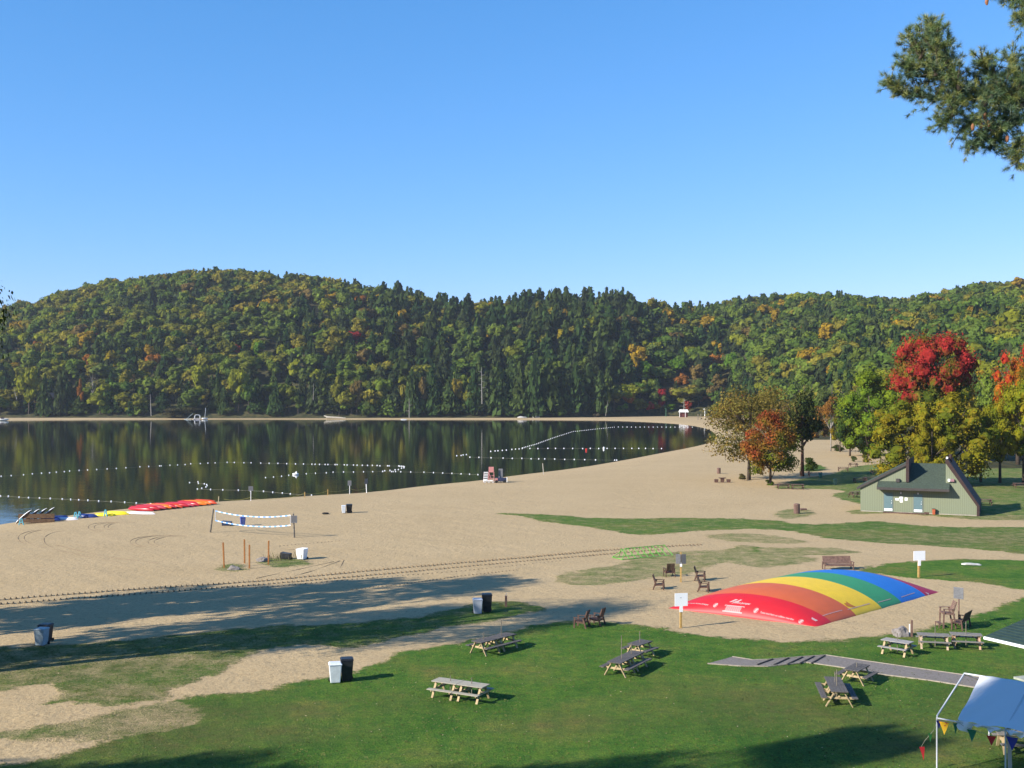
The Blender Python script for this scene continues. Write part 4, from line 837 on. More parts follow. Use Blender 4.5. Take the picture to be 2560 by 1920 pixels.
r = thing('garden_tap_post', 'short dark wooden post with a hose tap in the tree shade', 'tap post', P(1265, 1517), 0); m = MB(); m.box((0, 0, .38), (.16, .16, .76)); m.build('post', wood_brown2, r, bevel=.01); m = MB(); m.tube([(0, 0, .76), (0, 0, .88), (.08, 0, .92)], .02, 6); m.build('tap', steel, r)

# ------------------------------------------------------------------ rocks, log kerbs, litter
def rock(label, px, py, sc, r_, m_, seed, name='boulder', rz=0):
    bm = bmesh.new(); bmesh.ops.create_icosphere(bm, subdivisions=3, radius=1)
    for v in bm.verts:
        n = mnoise.noise(v.co*1.3+Vector((seed, 0, 0)))*.35+mnoise.noise(v.co*3+Vector((seed, 5, 0)))*.12; v.co *= 1+n
        v.co.x *= sc[0]; v.co.y *= sc[1]; v.co.z = max(v.co.z, -.35)*sc[2]; v.co *= r_
    me = bpy.data.meshes.new(name); bm.to_mesh(me); bm.free(); me.materials.append(m_)
    o = bpy.data.objects.new(name, me); COL.objects.link(o); o.location = P(px, py)+Vector((0, 0, .1*r_)); o.rotation_euler.z = rz; return tag(o, label, 'rock')
rock('large pale pink grey boulder beside the picnic tables', 2253, 1589, (1, .8, .95), .52, stone, 3)
rock('rock in front of the leftmost orange stake', 584, 1424, (1.25, .8, .7), .42, stone, 9)
rock('rock behind the rightmost orange stake', 657, 1403, (1.3, .8, .75), .44, stone, 14)
o = rock('flat pale stone slab lying in the grass right of the bright white sign', 2428, 1413, (1.6, .7, .28), .52, pstone, 21, 'stone_slab')
for k, (px, py) in enumerate(((1305, 1045), (1290, 1046), (1340, 1046), (1190, 1046), (1010, 1046))):
    rock('pale boulder on the far bank %s' % ['below the darkest conifers', 'left of the one below the darkest conifers', 'right of the one below the darkest conifers', 'beyond the lifeguard chair', 'right of the fallen white log'][k], px, py, (2.6, 1, .8), 1.0, pstone, 30+k, 'shore_rock')

# ------------------------------------------------------------------ volleyball net
gl_, gr_ = P(525, 1331), P(736, 1344)
vn = thing('volleyball_net', 'sagging volleyball net with blue and white bands between two posts', 'volleyball net', gl_, 0)
dv = gr_-gl_; bw = mat('white_webbing', (.8, .82, .85), .7); bb = mat('light_blue_webbing', (.14, .36, .75), .7)
for p0, ln, h in (((0, 0, 0), .35, 2.45), ((dv.x, dv.y, dv.z), -.12, 2.4)):
    m = MB(); m.tube([(p0[0], p0[1], -.2+p0[2]), (p0[0]+ln, p0[1], h+p0[2])], [.10, .085], 10); m.build('post', post_grey, vn)
dn_ = Vector((dv.x, dv.y, 0)).normalized(); nrm = Vector((-dn_.y, dn_.x, 0)); A0 = Vector((.35, 0, 0))+dn_*.25; B0 = Vector((dv.x-.1, dv.y, 0))-dn_*.35
def netpt(f, top): sag = .42*4*f*(1-f); return A0.lerp(B0, f)+Vector((0, 0, (2.25 if top else 1.25)-(.42 if top else .40)*4*f*(1-f)*.9-(.06 if f > .5 else 0)*(f-.5)))
for top in (True, False):
    bm1 = MB(); bm2 = MB(); n = 28
    for k in range(n):
        a = netpt(k/n, top); b_ = netpt((k+1)/n, top); (bm1 if k % 2 else bm2).beam(a, b_, .10, .012, up=tuple(nrm)) if False else (bm1 if k % 2 else bm2).beam(a, b_, .012, .10)
    p_ = bm1.build('top_band' if top else 'bottom_band', bw, vn); bm2.build('stripe', bb, p_)
m = MB()
for f in (0.0, 1.0):
    m.beam(netpt(f, True), netpt(f, False), .02, .07, up=tuple(nrm))
m.build('side_band', bw, vn)
m = MB()
for k in range(1, 60): m.beam(netpt(k/60, True), netpt(k/60, False), .004, .004)
m.build('net_mesh', bw, vn)
m = MB(); m.box((0, 0, 0), (.62, .03, .74)); sb = m.build('sign_board', grey_b); sb.parent = None
sb.location = gr_+Vector((-.0, -.14, 1.85)); sb.rotation_euler.z = R(-4); tag(sb, 'small grey notice fixed to the right volleyball post', 'notice')
m = MB()
for k in range(8): m.box((0, -.02, .28-.075*k), (.5*(1-.1*(k % 3)), .006, .018))
m.build('lettering', ink, sb)

# ------------------------------------------------------------------ green bicycle rack
pA, pB = P(1556, 1400), P(1682, 1388)
rk = thing('bike_rack', 'long lime green tubular bicycle rack at the edge of the sand', 'bicycle rack', pA, 0)
d = pB-pA; dn_ = Vector((d.x, d.y, 0)).normalized(); nr = Vector((-dn_.y, dn_.x, 0)); Ls = Vector((d.x, d.y, 0)).length
m = MB(); m.tube([dn_*.9+nr*.75+Vector((0, 0, .85)), dn_*Ls*.95+nr*.75+Vector((0, 0, .85))], .035, 6); m.tube([nr*0+Vector((0, 0, .05)), dn_*Ls], .035, 6); m.tube([nr*1.5+Vector((0, 0, .05)), dn_*Ls+nr*1.5+Vector((0, 0, .05))], .035, 6); m.build('rail', lime, rk)
for k in range(8):
    f = (k+.9)/8.2; b0 = dn_*Ls*f
    m = MB(); m.tube([b0+nr*0+dn_*.22, b0+nr*.75-dn_*.2+Vector((0, 0, .87)), b0+nr*1.5+dn_*.1], .035, 6); m.build('hoop', lime, rk)
m = MB(); m.tube([Vector((0, 0, .05)), dn_*.9+nr*.75+Vector((0, 0, .85)), nr*1.5+Vector((0, 0, .05)), Vector((0, 0, .05))], .035, 6); m.build('end_frame', lime, rk)

# ------------------------------------------------------------------ jumping pillow
bandc = [(.62, .012, .02), (.68, .13, .03), (.72, .47, .01), (.05, .33, .12), (.02, .20, .66), (.50, .015, .06)]
A_ = np.array(U(1668, 1520)); B_ = np.array(U(2042, 1567)); C_ = np.array(U(2352, 1480)); D_ = A_+(C_-B_)*1.0
org = Vector(((A_[0]+C_[0])/2, (A_[1]+C_[1])/2, 0)); LsS = float(np.linalg.norm(B_-A_)); LtT = float(np.linalg.norm(C_-B_))
def psurf(s, t, off=0.0):
    p = A_+(B_-A_)*s+(D_-A_)*t; e = max(0, 1-(2*s-1)**2); g = max(0, 1-abs(2*t-1)**4.2)
    z = 1.62*(e**.75)*(g**.55)
    bulge = .02*math.sin(math.pi*s)*(1 if t < .5 else -1)*(1-g)*0
    return Vector((p[0]-org.x, p[1]-org.y, z+off-.02))
pil = thing('jumping_pillow', 'huge inflated rainbow striped jumping pillow in the sand', 'jumping pillow', org, 0)
bounds = [0, .105, .285, .485, .650, .862, 1.0]
vinyl = [mat('vinyl_'+n_, c_, .55, .05, 1.5, spec=.5) for n_, c_ in zip(('red', 'orange', 'yellow', 'green', 'blue', 'dark_red'), bandc)]
for k in range(6):
    t0, t1 = bounds[k], bounds[k+1]; nt_ = max(5, int((t1-t0)*60)) if k not in (0, 5) else 24; ns = 48; vs = []; fs = []
    for i in range(nt_+1):
        ff = i/nt_
        if k == 0: ff = ff**2.2
        if k == 5: ff = 1-(1-ff)**2.2
        for j in range(ns+1):
            sj = .5-.5*math.cos(math.pi*j/ns); vs.append(psurf(sj, t0+(t1-t0)*ff))
    for i in range(nt_):
        for j in range(ns): a = i*(ns+1)+j; fs.append((a, a+1, a+ns+2, a+ns+1))
    m = MB(); m.v = [tuple(v) for v in vs]; m.f = fs; m.build('stripe', vinyl[k], pil, smooth=True)
SG, TG = np.meshgrid(np.linspace(0, 1, 160), np.linspace(0, 1, 300))
proj = np.array([[(lambda q: (CX+(q.x+org.x)*F/(q.y+org.y), YH+(CAMZ-q.z)*F/(q.y+org.y)))(psurf(s, t)) for s in np.linspace(0, 1, 160)] for t in np.linspace(0, 1, 300)])
def st_of(px, py):
    d = (proj[:, :, 0]-px)**2+(proj[:, :, 1]-py)**2*4; i, j = np.unravel_index(np.argmin(d), d.shape); return np.array([j/159*LsS, i/299*LtT])
def onpil(me_verts, p0, dirv, scale, name, m_, faces, off=.02):
    up = np.array([-dirv[1], dirv[0]]); vs = []
    for x, y in me_verts:
        q = p0+dirv*x*scale+up*y*scale; vs.append(psurf(min(max(q[0]/LsS, 0), 1), min(max(q[1]/LtT, 0), 1), off))
    m = MB(); m.v = [tuple(v) for v in vs]; m.f = faces; return m.build(name, m_, pil)
def text_mesh(txt, bold=.0):
    cu = bpy.data.curves.new('lettering', 'FONT'); cu.body = txt; cu.size = 1; cu.offset = bold; cu.resolution_u = 3; ob = bpy.data.objects.new('lettering', cu); COL.objects.link(ob)
    dg = bpy.context.evaluated_depsgraph_get(); me = bpy.data.meshes.new_from_object(ob.evaluated_get(dg)); bpy.data.objects.remove(ob)
    return [(v.co.x, v.co.y) for v in me.vertices], [tuple(p.vertices) for p in me.polygons]
wpr = mat('white_print', (.60, .40, .40), .7)
def ptext(txt, a, b, m_=wpr, bold=.02):
    v, f = text_mesh(txt, bold); p0 = st_of(*a); p1 = st_of(*b); dv_ = p1-p0; ln = np.linalg.norm(dv_); wd = max(x for x, y in v); onpil(v, p0, dv_/ln, ln/wd, 'lettering', m_, f)
ptext('Une bonne forme physique', (1714, 1510), (1770, 1514)); ptext('Toute nourriture ou collation interdites', (1900, 1532), (1984, 1551)); ptext('Jumbo-Jumper', (1831, 1508), (1876, 1513), bold=.035)
def bars(a, b, h, n, m_=wpr, name='lettering'):
    p0 = st_of(*a); p1 = st_of(*b); dv_ = p1-p0; ln = np.linalg.norm(dv_); v = []; f = []; x = 0
    rr = random.Random(n)
    while x < ln:
        w_ = rr.uniform(.05, .16); o_ = len(v); v += [(x, 0), (x+w_, 0), (x+w_, h*.5), (x, h*.5)]; f.append((o_, o_+1, o_+2, o_+3)); x += w_+.035
    onpil(v, p0, dv_/ln, 1, name, m_, f)
bars((2057, 1541), (2106, 1528), .12, 3); bars((2120, 1526), (2174, 1511), .12, 4); bars((2196, 1508), (2228, 1499), .11, 5); bars((2254, 1494), (2287, 1484), .11, 6)
def poly_on(c, pts, m_=wpr, sc=1.0, dirv=(1, 0), name='mark'):
    onpil([(x, y) for x, y in pts], st_of(*c), np.array(dirv, float), sc, name, m_, [tuple(range(len(pts)))])
def ring(c, r0, m_=wpr):
    r0 *= .62
    v = []; f = []; n = 24
    for k in range(n):
        a = 2*math.pi*k/n; v += [(r0*math.cos(a), r0*math.sin(a)), (r0*.82*math.cos(a), r0*.82*math.sin(a))]
    for k in range(n): j = (k+1) % n; f.append((2*k, 2*j, 2*j+1, 2*k+1))
    onpil(v, st_of(*c), np.array([1., 0.]), 1, 'mark', m_, f)
for c in ((1788, 1513), (1888.5, 1527), (2002, 1553)): ring(c, .24); poly_on(c, [(-.12, -.12), (.03, -.1), (.12, .12), (-.05, .08)])
poly_on((1823, 1505), [(0, 0), (.35, .42), (.6, .42), (.5, .15), (.62, .15), (.8, .42), (1.0, .42), (.75, .02), (.45, .02), (.52, .3), (.2, 0)], sc=.75)
poly_on((2028, 1548), [(0, 0), (.3, -.05), (.32, .2), (-.1, .22)])
poly_on((2312, 1480), [(0, 0), (.3, 0), (.15, .3)]); 
# framed notice
f0, f1, f2, f3 = st_of(1805, 1530), st_of(1853, 1536), st_of(1866, 1518), st_of(1817, 1512); W_ = np.linalg.norm(f1-f0); H_ = abs(f3[1]-f0[1]); ddir = (f1-f0)/W_
v = []; f = []
for (x0, y0, x1, y1) in ((0, 0, W_, .04), (0, H_-.04, W_, H_), (0, 0, .04, H_), (W_-.04, 0, W_, H_)): o_ = len(v); v += [(x0, y0), (x1, y0), (x1, y1), (x0, y1)]; f.append((o_, o_+1, o_+2, o_+3))
for k in range(9):
    a = .12+.02*(k % 3)*W_; y0 = H_*(.1+.088*k); o_ = len(v); 
    n_ = 8
    for q in range(n_): x0 = a+(W_-2*a)*q/n_; x1 = a+(W_-2*a)*(q+.85)/n_; o_ = len(v); v += [(x0, y0), (x1, y0), (x1, y0+.02), (x0, y0+.02)]; f.append((o_, o_+1, o_+2, o_+3))
onpil(v, f0, ddir, 1, 'notice_print', wpr, f)
lg = st_of(2118, 1517); onpil([(0, 0), (.5, .0), (.9, .05), (.55, .3), (.45, .6), (.3, .35), (.05, .3)], lg, np.array([.35, .94]), 1.0, 'mark', mat('orange_print', (.6, .2, .03), .6), [(0, 1, 2, 3, 4, 5, 6)])

# ------------------------------------------------------------------ green beach house
b0 = Vector(P(2151, 1278)); b1 = Vector(P(2442, 1290)); dvb = b1-b0; BW = dvb.length; yawb = math.atan2(dvb.y, dvb.x); K = BW/13.1
siding = bpy.data.materials.new('green_board_siding'); siding.use_nodes = True; t = siding.node_tree; pbs = t.nodes['Principled BSDF']; pbs.inputs['Roughness'].default_value = .8
tcs = t.nodes.new('ShaderNodeTexCoord'); wv = t.nodes.new('ShaderNodeTexWave'); wv.wave_type = 'BANDS'; wv.bands_direction = 'X'; wv.inputs['Scale'].default_value = 1.55; wv.inputs['Distortion'].default_value = 0
rmp = t.nodes.new('ShaderNodeValToRGB'); rmp.color_ramp.elements[0].position = 0; rmp.color_ramp.elements[1].position = .16; rmp.color_ramp.elements[0].color = (.105, .125, .080, 1); rmp.color_ramp.elements[1].color = (.168, .188, .122, 1)
t.links.new(tcs.outputs['Object'], wv.inputs[0]); t.links.new(wv.outputs[1], rmp.inputs[0]); t.links.new(rmp.outputs[0], pbs.inputs[0])
shing = mat('dark_green_shingles', (.060, .082, .060), .9, .3, 6, .4, 14); trim = mat('dark_brown_trim', (.048, .026, .024), .7, .15, 4); trimg = mat('grey_brown_trim', (.060, .052, .050), .75, .2, 4)
doorm = mat('blue_grey_door', (.13, .21, .235), .5, .05, 3); framem = mat('door_frame', (.20, .22, .17), .7); conc = mat('concrete', (.42, .38, .33), .9, .2, 4)
bh = thing('beach_house', 'green board clad beach building with two brown trimmed shed roof peaks', 'building', b0, yawb); bh.scale = (K, 1, 1)
def pr(poly, y0, y1, name, m_, par=bh): m = MB(); m.prism(poly, (0, y1-y0, 0), (0, y0, 0)); return m.build(name, m_, par)
pr([(0, .12), (0, 2.9), (5.25, 5.75), (5.25, .12)], 0, 8, 'wall', siding)
pr([(5.252, .12), (5.252, 3.62), (9.698, 3.62), (9.698, .12)], 0.002, 8, 'wall', siding)
pr([(9.7, .12), (9.7, 6.25), (13.1, 1.3), (13.1, .12)], 0, 8, 'wall', siding)
pr([(.02, -.1), (.02, .12), (13.08, .12), (13.08, -.1)], .03, 7.97, 'foundation', conc)
pr([(-.38, 2.72), (5.5, 5.92), (5.5, 6.22), (-.38, 2.98)], -.22, 8.3, 'roof', shing)
pr([(-.40, 2.64), (5.5, 5.85), (5.5, 6.16), (-.40, 2.92)], -.26, -.222, 'fascia', trimg)
pr([(5.26, 3.76), (5.26, 6.35), (5.62, 6.6), (5.62, 3.76)], -.30, -.02, 'corner_board', trim)
pr([(5.26, 3.76), (5.26, 6.0), (5.58, 6.5), (5.58, 3.76)], -.015, 8.2, 'peak_parapet', trim)
def slab(x0, x1, y0, z0, y1, z1, th, name, m_):
    m = MB(); m.add([(x0, y0, z0), (x1, y0, z0), (x1, y1, z1), (x0, y1, z1), (x0, y0, z0+th), (x1, y0, z0+th), (x1, y1, z1+th), (x0, y1, z1+th)], [(3, 2, 1, 0), (4, 5, 6, 7), (0, 1, 5, 4), (1, 2, 6, 5), (2, 3, 7, 6), (3, 0, 4, 7)]); return m.build(name, m_, bh)
slab(5.585, 9.69, -.005, 3.66, 3.9, 5.72, .12, 'roof', shing); slab(5.585, 9.69, 3.905, 5.72, 8.1, 3.6, .12, 'roof', shing)
slab(2.1, 10.15, -1.32, 2.98, -.01, 3.66, .12, 'canopy_roof', shing)
m = MB(); m.box((6.125, -1.345, 2.98), (8.1, .045, .30)); m.build('canopy_fascia', trimg, bh)
m = MB(); m.add([(2.08, -1.32, 2.84), (2.08, 0, 2.84), (2.08, 0, 3.8), (2.08, -1.32, 3.12), (2.04, -1.32, 2.84), (2.04, 0, 2.84), (2.04, 0, 3.8), (2.04, -1.32, 3.12)], [(0, 1, 2, 3), (7, 6, 5, 4), (0, 4, 5, 1), (1, 5, 6, 2), (2, 6, 7, 3), (3, 7, 4, 0)]); m.build('canopy_side', trimg, bh)
m = MB(); m.box((6.1, -.66, 2.86), (8.0, 1.25, .03)); m.build('soffit', trimg, bh)
pr([(9.66, 6.55), (9.66, 6.2), (13.08, 1.2), (13.42, 1.2), (9.95, 6.62)], -.25, 8.3, 'roof', trim)
pr([(13.1, -.05), (13.1, 1.2), (13.4, 1.2), (13.4, -.05)], -.22, 8.25, 'side_trim', trim)
m = MB(); m.box((9.78, 1.5, 6.55), (.22, .3, .5)); m.build('vent_pipe', white_p, bh)
m = MB(); m.tube([(10.15, 2.0, 6.0), (10.15, 2.0, 7.05), (10.15, 2.0, 7.1)], [.2, .2, .12], 12); m.build('chimney', trim, bh)
for x0, hx in ((2.72, .9), (6.1, .88)):
    m = MB()
    m.box((x0+.52, -.012, 1.25), (1.24, .02, 2.32)); fr_ = m.build('door_frame', framem, bh)
    m = MB(); m.box((x0+.52, -.032, 1.24), (.98, .03, 2.12)); dr = m.build('door', doorm, bh)
    m = MB(); m.box((x0+.52, -.054, .34), (.92, .012, .28)); m.build('kick_plate', white_p, dr)
    m = MB(); m.ball((x0+.9, -.09, 1.15), .05, 8, 6); m.ball((x0+.9, -.08, 1.42), .04, 8, 6); m.build('handle', white_p, dr)
for n_, (x0, z0, w_, h_) in enumerate(((4.15, 1.62, .40, .24), (4.6, 1.82, .36, .26), (4.62, 1.44, .32, .34), (5.17, 1.68, .30, .36))):
    m = MB(); m.box((x0+.1, -.012, z0), (w_, .012, h_)); o = m.build('notice', white_b, bh); m = MB()
    for k in range(3): m.box((x0+.1, -.022, z0+h_*.3-k*h_*.3), (w_*.6, .004, .014))
    m.build('print', ink, o)
for x0 in (4.68, 6.62): m = MB(); m.box((x0, -.012, 2.42), (.30, .015, .34)); o = m.build('restroom_sign', grey_b, bh); m = MB(); m.ball((x0, -.03, 2.5), .035, 8, 6); m.box((x0, -.024, 2.38), (.1, .008, .16)); m.build('pictogram', white_p, o)
m = MB(); m.box((4.35, -.15, 3.92), (.42, .3, .42)); m.build('vent_hood', trimg, bh, bevel=.02)
m = MB(); m.box((10.08, -.16, 4.12), (.26, .3, .30)); m.build('floodlight', white_p, bh, bevel=.02); m = MB(); m.box((10.45, -.16, 4.12), (.42, .3, .30)); m.build('light_housing', mat('pinkish_housing', (.32, .17, .2), .6), bh, bevel=.02)
m = MB(); m.box((5.2, -.9, .06), (4.9, .2, .16)); o = m.build('boardwalk_edge', wood_brown); o.parent = None; o.matrix_world = Matrix.Translation(b0) @ Matrix.Rotation(yawb, 4, 'Z'); tag(o, 'brown timber sill along the ground in front of the house doors', 'timber edging')
r = thing('cigarette_bin', 'small orange red bin against the beach house wall right of the doors', 'bin', b0+Matrix.Rotation(yawb, 3, 'Z') @ Vector((8.45, -.35, 0)), yawb)
m = MB(); m.box((0, 0, .32), (.36, .3, .64), taper=.85); m.build('body', mat('orange_red_plastic', (.45, .10, .04), .5), r, bevel=.03); m = MB(); m.box((0, 0, .67), (.4, .34, .05)); m.build('lid', trim, r)
m = MB(); m.tube([(7.4, -.8, .14), (7.95, -.75, .14)], [.16, .15], 8); o = m.build('log_stub', wood_brown); o.matrix_world = Matrix.Translation(b0) @ Matrix.Rotation(yawb, 4, 'Z'); tag(o, 'short dark log lying at the right end of the timber sill', 'log')

# ------------------------------------------------------------------ boats and boards on the near shore
def hull(Lk, Wk, Hk, n=18, k=8, flip=True, rock_=.35):
    vs = []; fs = []
    for i in range(n+1):
        f = 2*i/n-1; w_ = Wk/2*max(0, 1-abs(f)**2.3)**.8+.004; keel = Hk*(1-.15*abs(f)**3); rise = rock_*Hk*abs(f)**4
        for j in range(k+1):
            a = math.pi*j/k; x = f*Lk/2; y = -math.cos(a)*w_; z = math.sin(a)**.8*keel*max(.25, (1-abs(f)**6)) if 0 < j < k else 0
            vs.append((x, y, (z-rise*.0)+(.0)))
    for i in range(n):
        for j in range(k): a = i*(k+1)+j; fs.append((a, a+1, a+k+2, a+k+1))
    for i in range(n): fs.append((i*(k+1), (i+1)*(k+1), (i+1)*(k+1)+k, i*(k+1)+k))
    return vs, fs
def kayak(label, px, py, yaw, m_, Lk=4.0, Wk=.82, Hk=.42, name='canoe', group='overturned canoes in a row on the shore', deck=None, up=0.02, tilt=0):
    r = thing(name, label, name.replace('_', ' '), P(px, py)+Vector((0, 0, up)), yaw, group); r.rotation_euler.x = tilt
    m = MB(); v, f = hull(Lk, Wk, Hk); m.add(v, f); m.build('hull', m_, r, smooth=True)
    m = MB(); m.tube([(x, 0, Hk*(.99-.12*abs(2*x/Lk)**3)) for x in np.linspace(-Lk*.44, Lk*.44, 9)], .018, 5); m.build('keel', m_, r)
    m = MB()
    for s in (-1, 1): m.tube([(x, s*(Wk/2*max(0, 1-abs(2*x/Lk)**2.3)**.8+.006), .015) for x in np.linspace(-Lk*.46, Lk*.46, 13)], .02, 5)
    m.build('gunwale', deck or m_, r); return r
cred = mat('red_canoe_plastic', (.52, .025, .04), .3, .06, 2); cpink = mat('faded_pink_red_plastic', (.55, .07, .10), .35, .1, 2); corg = mat('orange_canoe_plastic', (.75, .16, .015), .35, .06, 2); cor2 = mat('red_orange_plastic', (.66, .075, .02), .35, .06, 2)
kw = mat('white_kayak_plastic', (.72, .70, .78), .35); kyel = mat('yellow_kayak_plastic', (.75, .62, .02), .35, .06, 2); kblue = mat('navy_kayak_plastic', (.025, .05, .22), .3, .2, 2); cream = mat('cream_board', (.70, .66, .50), .4); cyan = mat('cyan_plastic', (.13, .48, .60), .4)
seq = [(cred, 'leftmost red canoe of the row, lying over the white kayak'), (cred, 'second canoe from the left, deep red'), (cpink, 'third canoe from the left, faded pink'), (corg, 'fourth canoe from the left, orange'), (cred, 'fifth canoe from the left, red next to the orange one'), (cor2, 'sixth canoe from the left, red orange'), (cred, 'seventh canoe from the left, red'),
       (cpink, 'eighth canoe from the left, pinkish'), (cred, 'ninth canoe from the left, red'), (corg, 'tenth canoe from the left, orange'), (corg, 'eleventh canoe from the left, bright orange'), (cor2, 'rightmost canoe of the row, its orange tip by the pale post')]
for k, (m_, lb_) in enumerate(seq):
    f = k/(len(seq)-1); kayak(lb_, 352+f*(512-352), 1278-f*17, R(-27+random.uniform(-5, 5)), m_, Lk=4.3, Hk=.46+random.uniform(-.03, .05), up=.1+random.uniform(0, .16), tilt=R(random.uniform(-8, 8)))
kayak('white kayak lying under the leftmost red canoe', 355, 1285, R(-14), kw, 3.6, .62, .26, 'kayak', 'kayaks on the shore left of the canoes')
kayak('yellow kayak left of the white kayak', 262, 1290, R(-6), kyel, 3.0, .75, .34, 'kayak', 'kayaks on the shore left of the canoes'); kayak('bright yellow kayak with raised middle behind the other yellow one', 292, 1287, R(-10), kyel, 3.2, .75, .42, 'kayak', 'kayaks on the shore left of the canoes')
kayak('cream coloured board right of the yellow kayaks', 322, 1283, R(-8), cream, 2.4, .6, .18, 'paddle_board', None)
kayak('dark blue kayak next to the cyan stands', 219, 1294, R(-8), kblue, 2.8, .8, .42, 'kayak', 'kayaks on the shore left of the canoes'); kayak('white kayak between two blue ones', 168, 1300, R(-8), kw, 2.7, .7, .3, 'kayak', 'kayaks on the shore left of the canoes')
kayak('blue kayak with cyan trim right of the leaning boards', 128, 1303, R(-12), kblue, 2.6, .85, .5, 'kayak', 'kayaks on the shore left of the canoes', deck=cyan); kayak('small navy kayak partly behind the blue one with cyan trim', 148, 1299, R(20), kblue, 2.4, .8, .45, 'kayak', 'kayaks on the shore left of the canoes')
brownu = mat('brown_hull_underside', (.13, .075, .04), .7, .3, 3)
for k, lb_ in enumerate(('leftmost leaning white edged board at the water corner', 'second leaning white tipped board from the left', 'third leaning white tipped board from the left', 'fourth leaning white tipped board, next to the blue kayak')):
    r = thing('leaning_board', lb_, 'board', P(40+k*16, 1311-k*1.4)+Vector((0, .35*k, 0)), R(-6), 'boards leaning on a low rack'); vs, fs = hull(2.5, .8, .14)
    M_ = Matrix.Rotation(R(-40), 4, 'Y') @ Matrix.Translation((1.25, 0, .08)); m = MB(); m.add([M_ @ Vector(v) for v in vs], fs); m.build('deck', white_p, r, smooth=True)
    m = MB(); vs, fs = hull(2.4, .72, .12); M2 = Matrix.Rotation(R(-40), 4, 'Y') @ Matrix.Translation((1.25, 0, .07)) @ Matrix.Rotation(R(180), 4, 'X'); m.add([M2 @ Vector(v) for v in vs], fs); m.build('underside', brownu, r, smooth=True)
r = thing('board_rack', 'low brown timber rack holding the leaning boards', 'rack', P(72, 1310)+Vector((0, .4, 0)), R(4))
for k in range(4): m = MB(); m.beam((-1+k*1.15, 0, 0), (-1+k*1.15, 0, .95), .1, .1); m.build('leg', wood_brown, r)
m = MB(); m.box((.7, -.08, .86), (4.0, .05, .5)); m.box((.7, -.08, .32), (4.0, .05, .42)); m.build('rail', brownu, r)
for k, (px, py, lb_) in enumerate(((53, 1313, 'cyan A shaped plastic stand in front of the leftmost board'), (189, 1297, 'left cyan plastic stand of the pair by the blue kayak'), (199, 1296, 'right cyan plastic stand of the pair by the blue kayak'), (264, 1291, 'cyan plastic stand leaning on the yellow kayak'))):
    r = thing('plastic_stand', lb_, 'stand', P(px, py), R(-10*k), 'cyan stands among the kayaks')
    for s in (-1, 1): m = MB(); m.beam((s*.27, 0, 0), (s*.06, 0, .78), .1, .09); m.build('leg', cyan, r)
    m = MB(); m.box((0, 0, .34), (.36, .09, .09)); m.box((0, 0, .76), (.2, .1, .08)); m.build('crossbar', cyan, r)

# ------------------------------------------------------------------ lifeguard chair and its gear
lc = P(1228, 1207)
r = thing('lifeguard_chair', 'tall faded pink lifeguard chair with side ladder at the waterline', 'lifeguard chair', lc, R(-3))
m = MB(); m.box((0, 0, 2.18), (.82, .06, .82)); m.build('backrest', pinkp, r); m = MB(); m.box((0, .35, 1.74), (.86, .8, .06)); m.build('seat', pinkp, r)
for x in (-.42, .42):
    for y in (0, .8): m = MB(); m.beam((x*1.05, y*1.1-.05, 0), (x, y, 1.75), .09, .09); m.build('leg', pinkp, r)
m = MB(); m.beam((-.4, -.04, 1.7), (.2, -.06, .1), .06, .08); m.box((0, -.06, .75), (1.0, .05, .08)); m.box((0, .2, 1.15), (.8, .05, .12)); m.build('brace', pinkp, r)
for s in (.42, -.42): m = MB(); m.box((s, .35, 2.05), (.06, .8, .06)); m.build('armrest', pinkp, r)
m = MB()
for x in (-1.28, -.62): m.beam((x, -.05, .05), (x+.12, .0, 1.75), .07, .07)
ldr = m.build('ladder', mat('faded_pink_white', (.66, .52, .50), .7, .1, 5), r)
for k in range(6): m = MB(); m.box((-.95+.02*k, -.06, .25+.29*k), (.66, .16, .10)); m.build('rung', white_p, ldr)
r = thing('rescue_board', 'grey rescue board standing upright behind the dark cart', 'rescue board', lc+Vector((1.55, .6, 0)), R(-5)); m = MB(); m.box((0, 0, 1.3), (.72, .1, 1.9)); m.build('board', grey_b, r, bevel=.05); m = MB(); m.box((0, .1, .5), (.1, .1, 1.0)); m.build('post', post_grey, r)
r = thing('beach_cart', 'low dark equipment cart right of the lifeguard chair', 'cart', lc+Vector((1.45, -.2, 0)), R(2)); m = MB(); m.box((.1, 0, .55), (1.8, .9, .55)); m.build('box', mat('navy_cart', (.03, .04, .09), .6, .2, 3), r, bevel=.04)
m = MB(); m.box((-.6, -.47, .55), (.42, .03, .5)); m.build('panel', pinkp, r); m = MB(); m.box((1.1, 0, .5), (.1, .9, .75)); m.build('end_panel', white_p, r)
for x in (-.6, .7): m = MB(); m.tube([(x, -.5, .25), (x, -.38, .25)], .25, 14); m.build('wheel', rubber, r)
r = thing('boat_trailer', 'small pale boat trailer frame on the sand under the lifeguard chair', 'trailer', lc+Vector((-.45, -.75, 0)), R(-4)); m = MB(); m.box((0, 0, .38), (1.5, .06, .08)); m.box((0, .5, .38), (1.5, .06, .08)); m.box((-.6, .25, .42), (.4, .5, .16)); m.build('frame', white_p, r)
for x in (-.55, .1, .75): m = MB(); m.tube([(x, -.1, .2), (x, .0, .2)], .2, 12); m.build('wheel', mat('pale_wheel', (.45, .42, .38), .7), r)

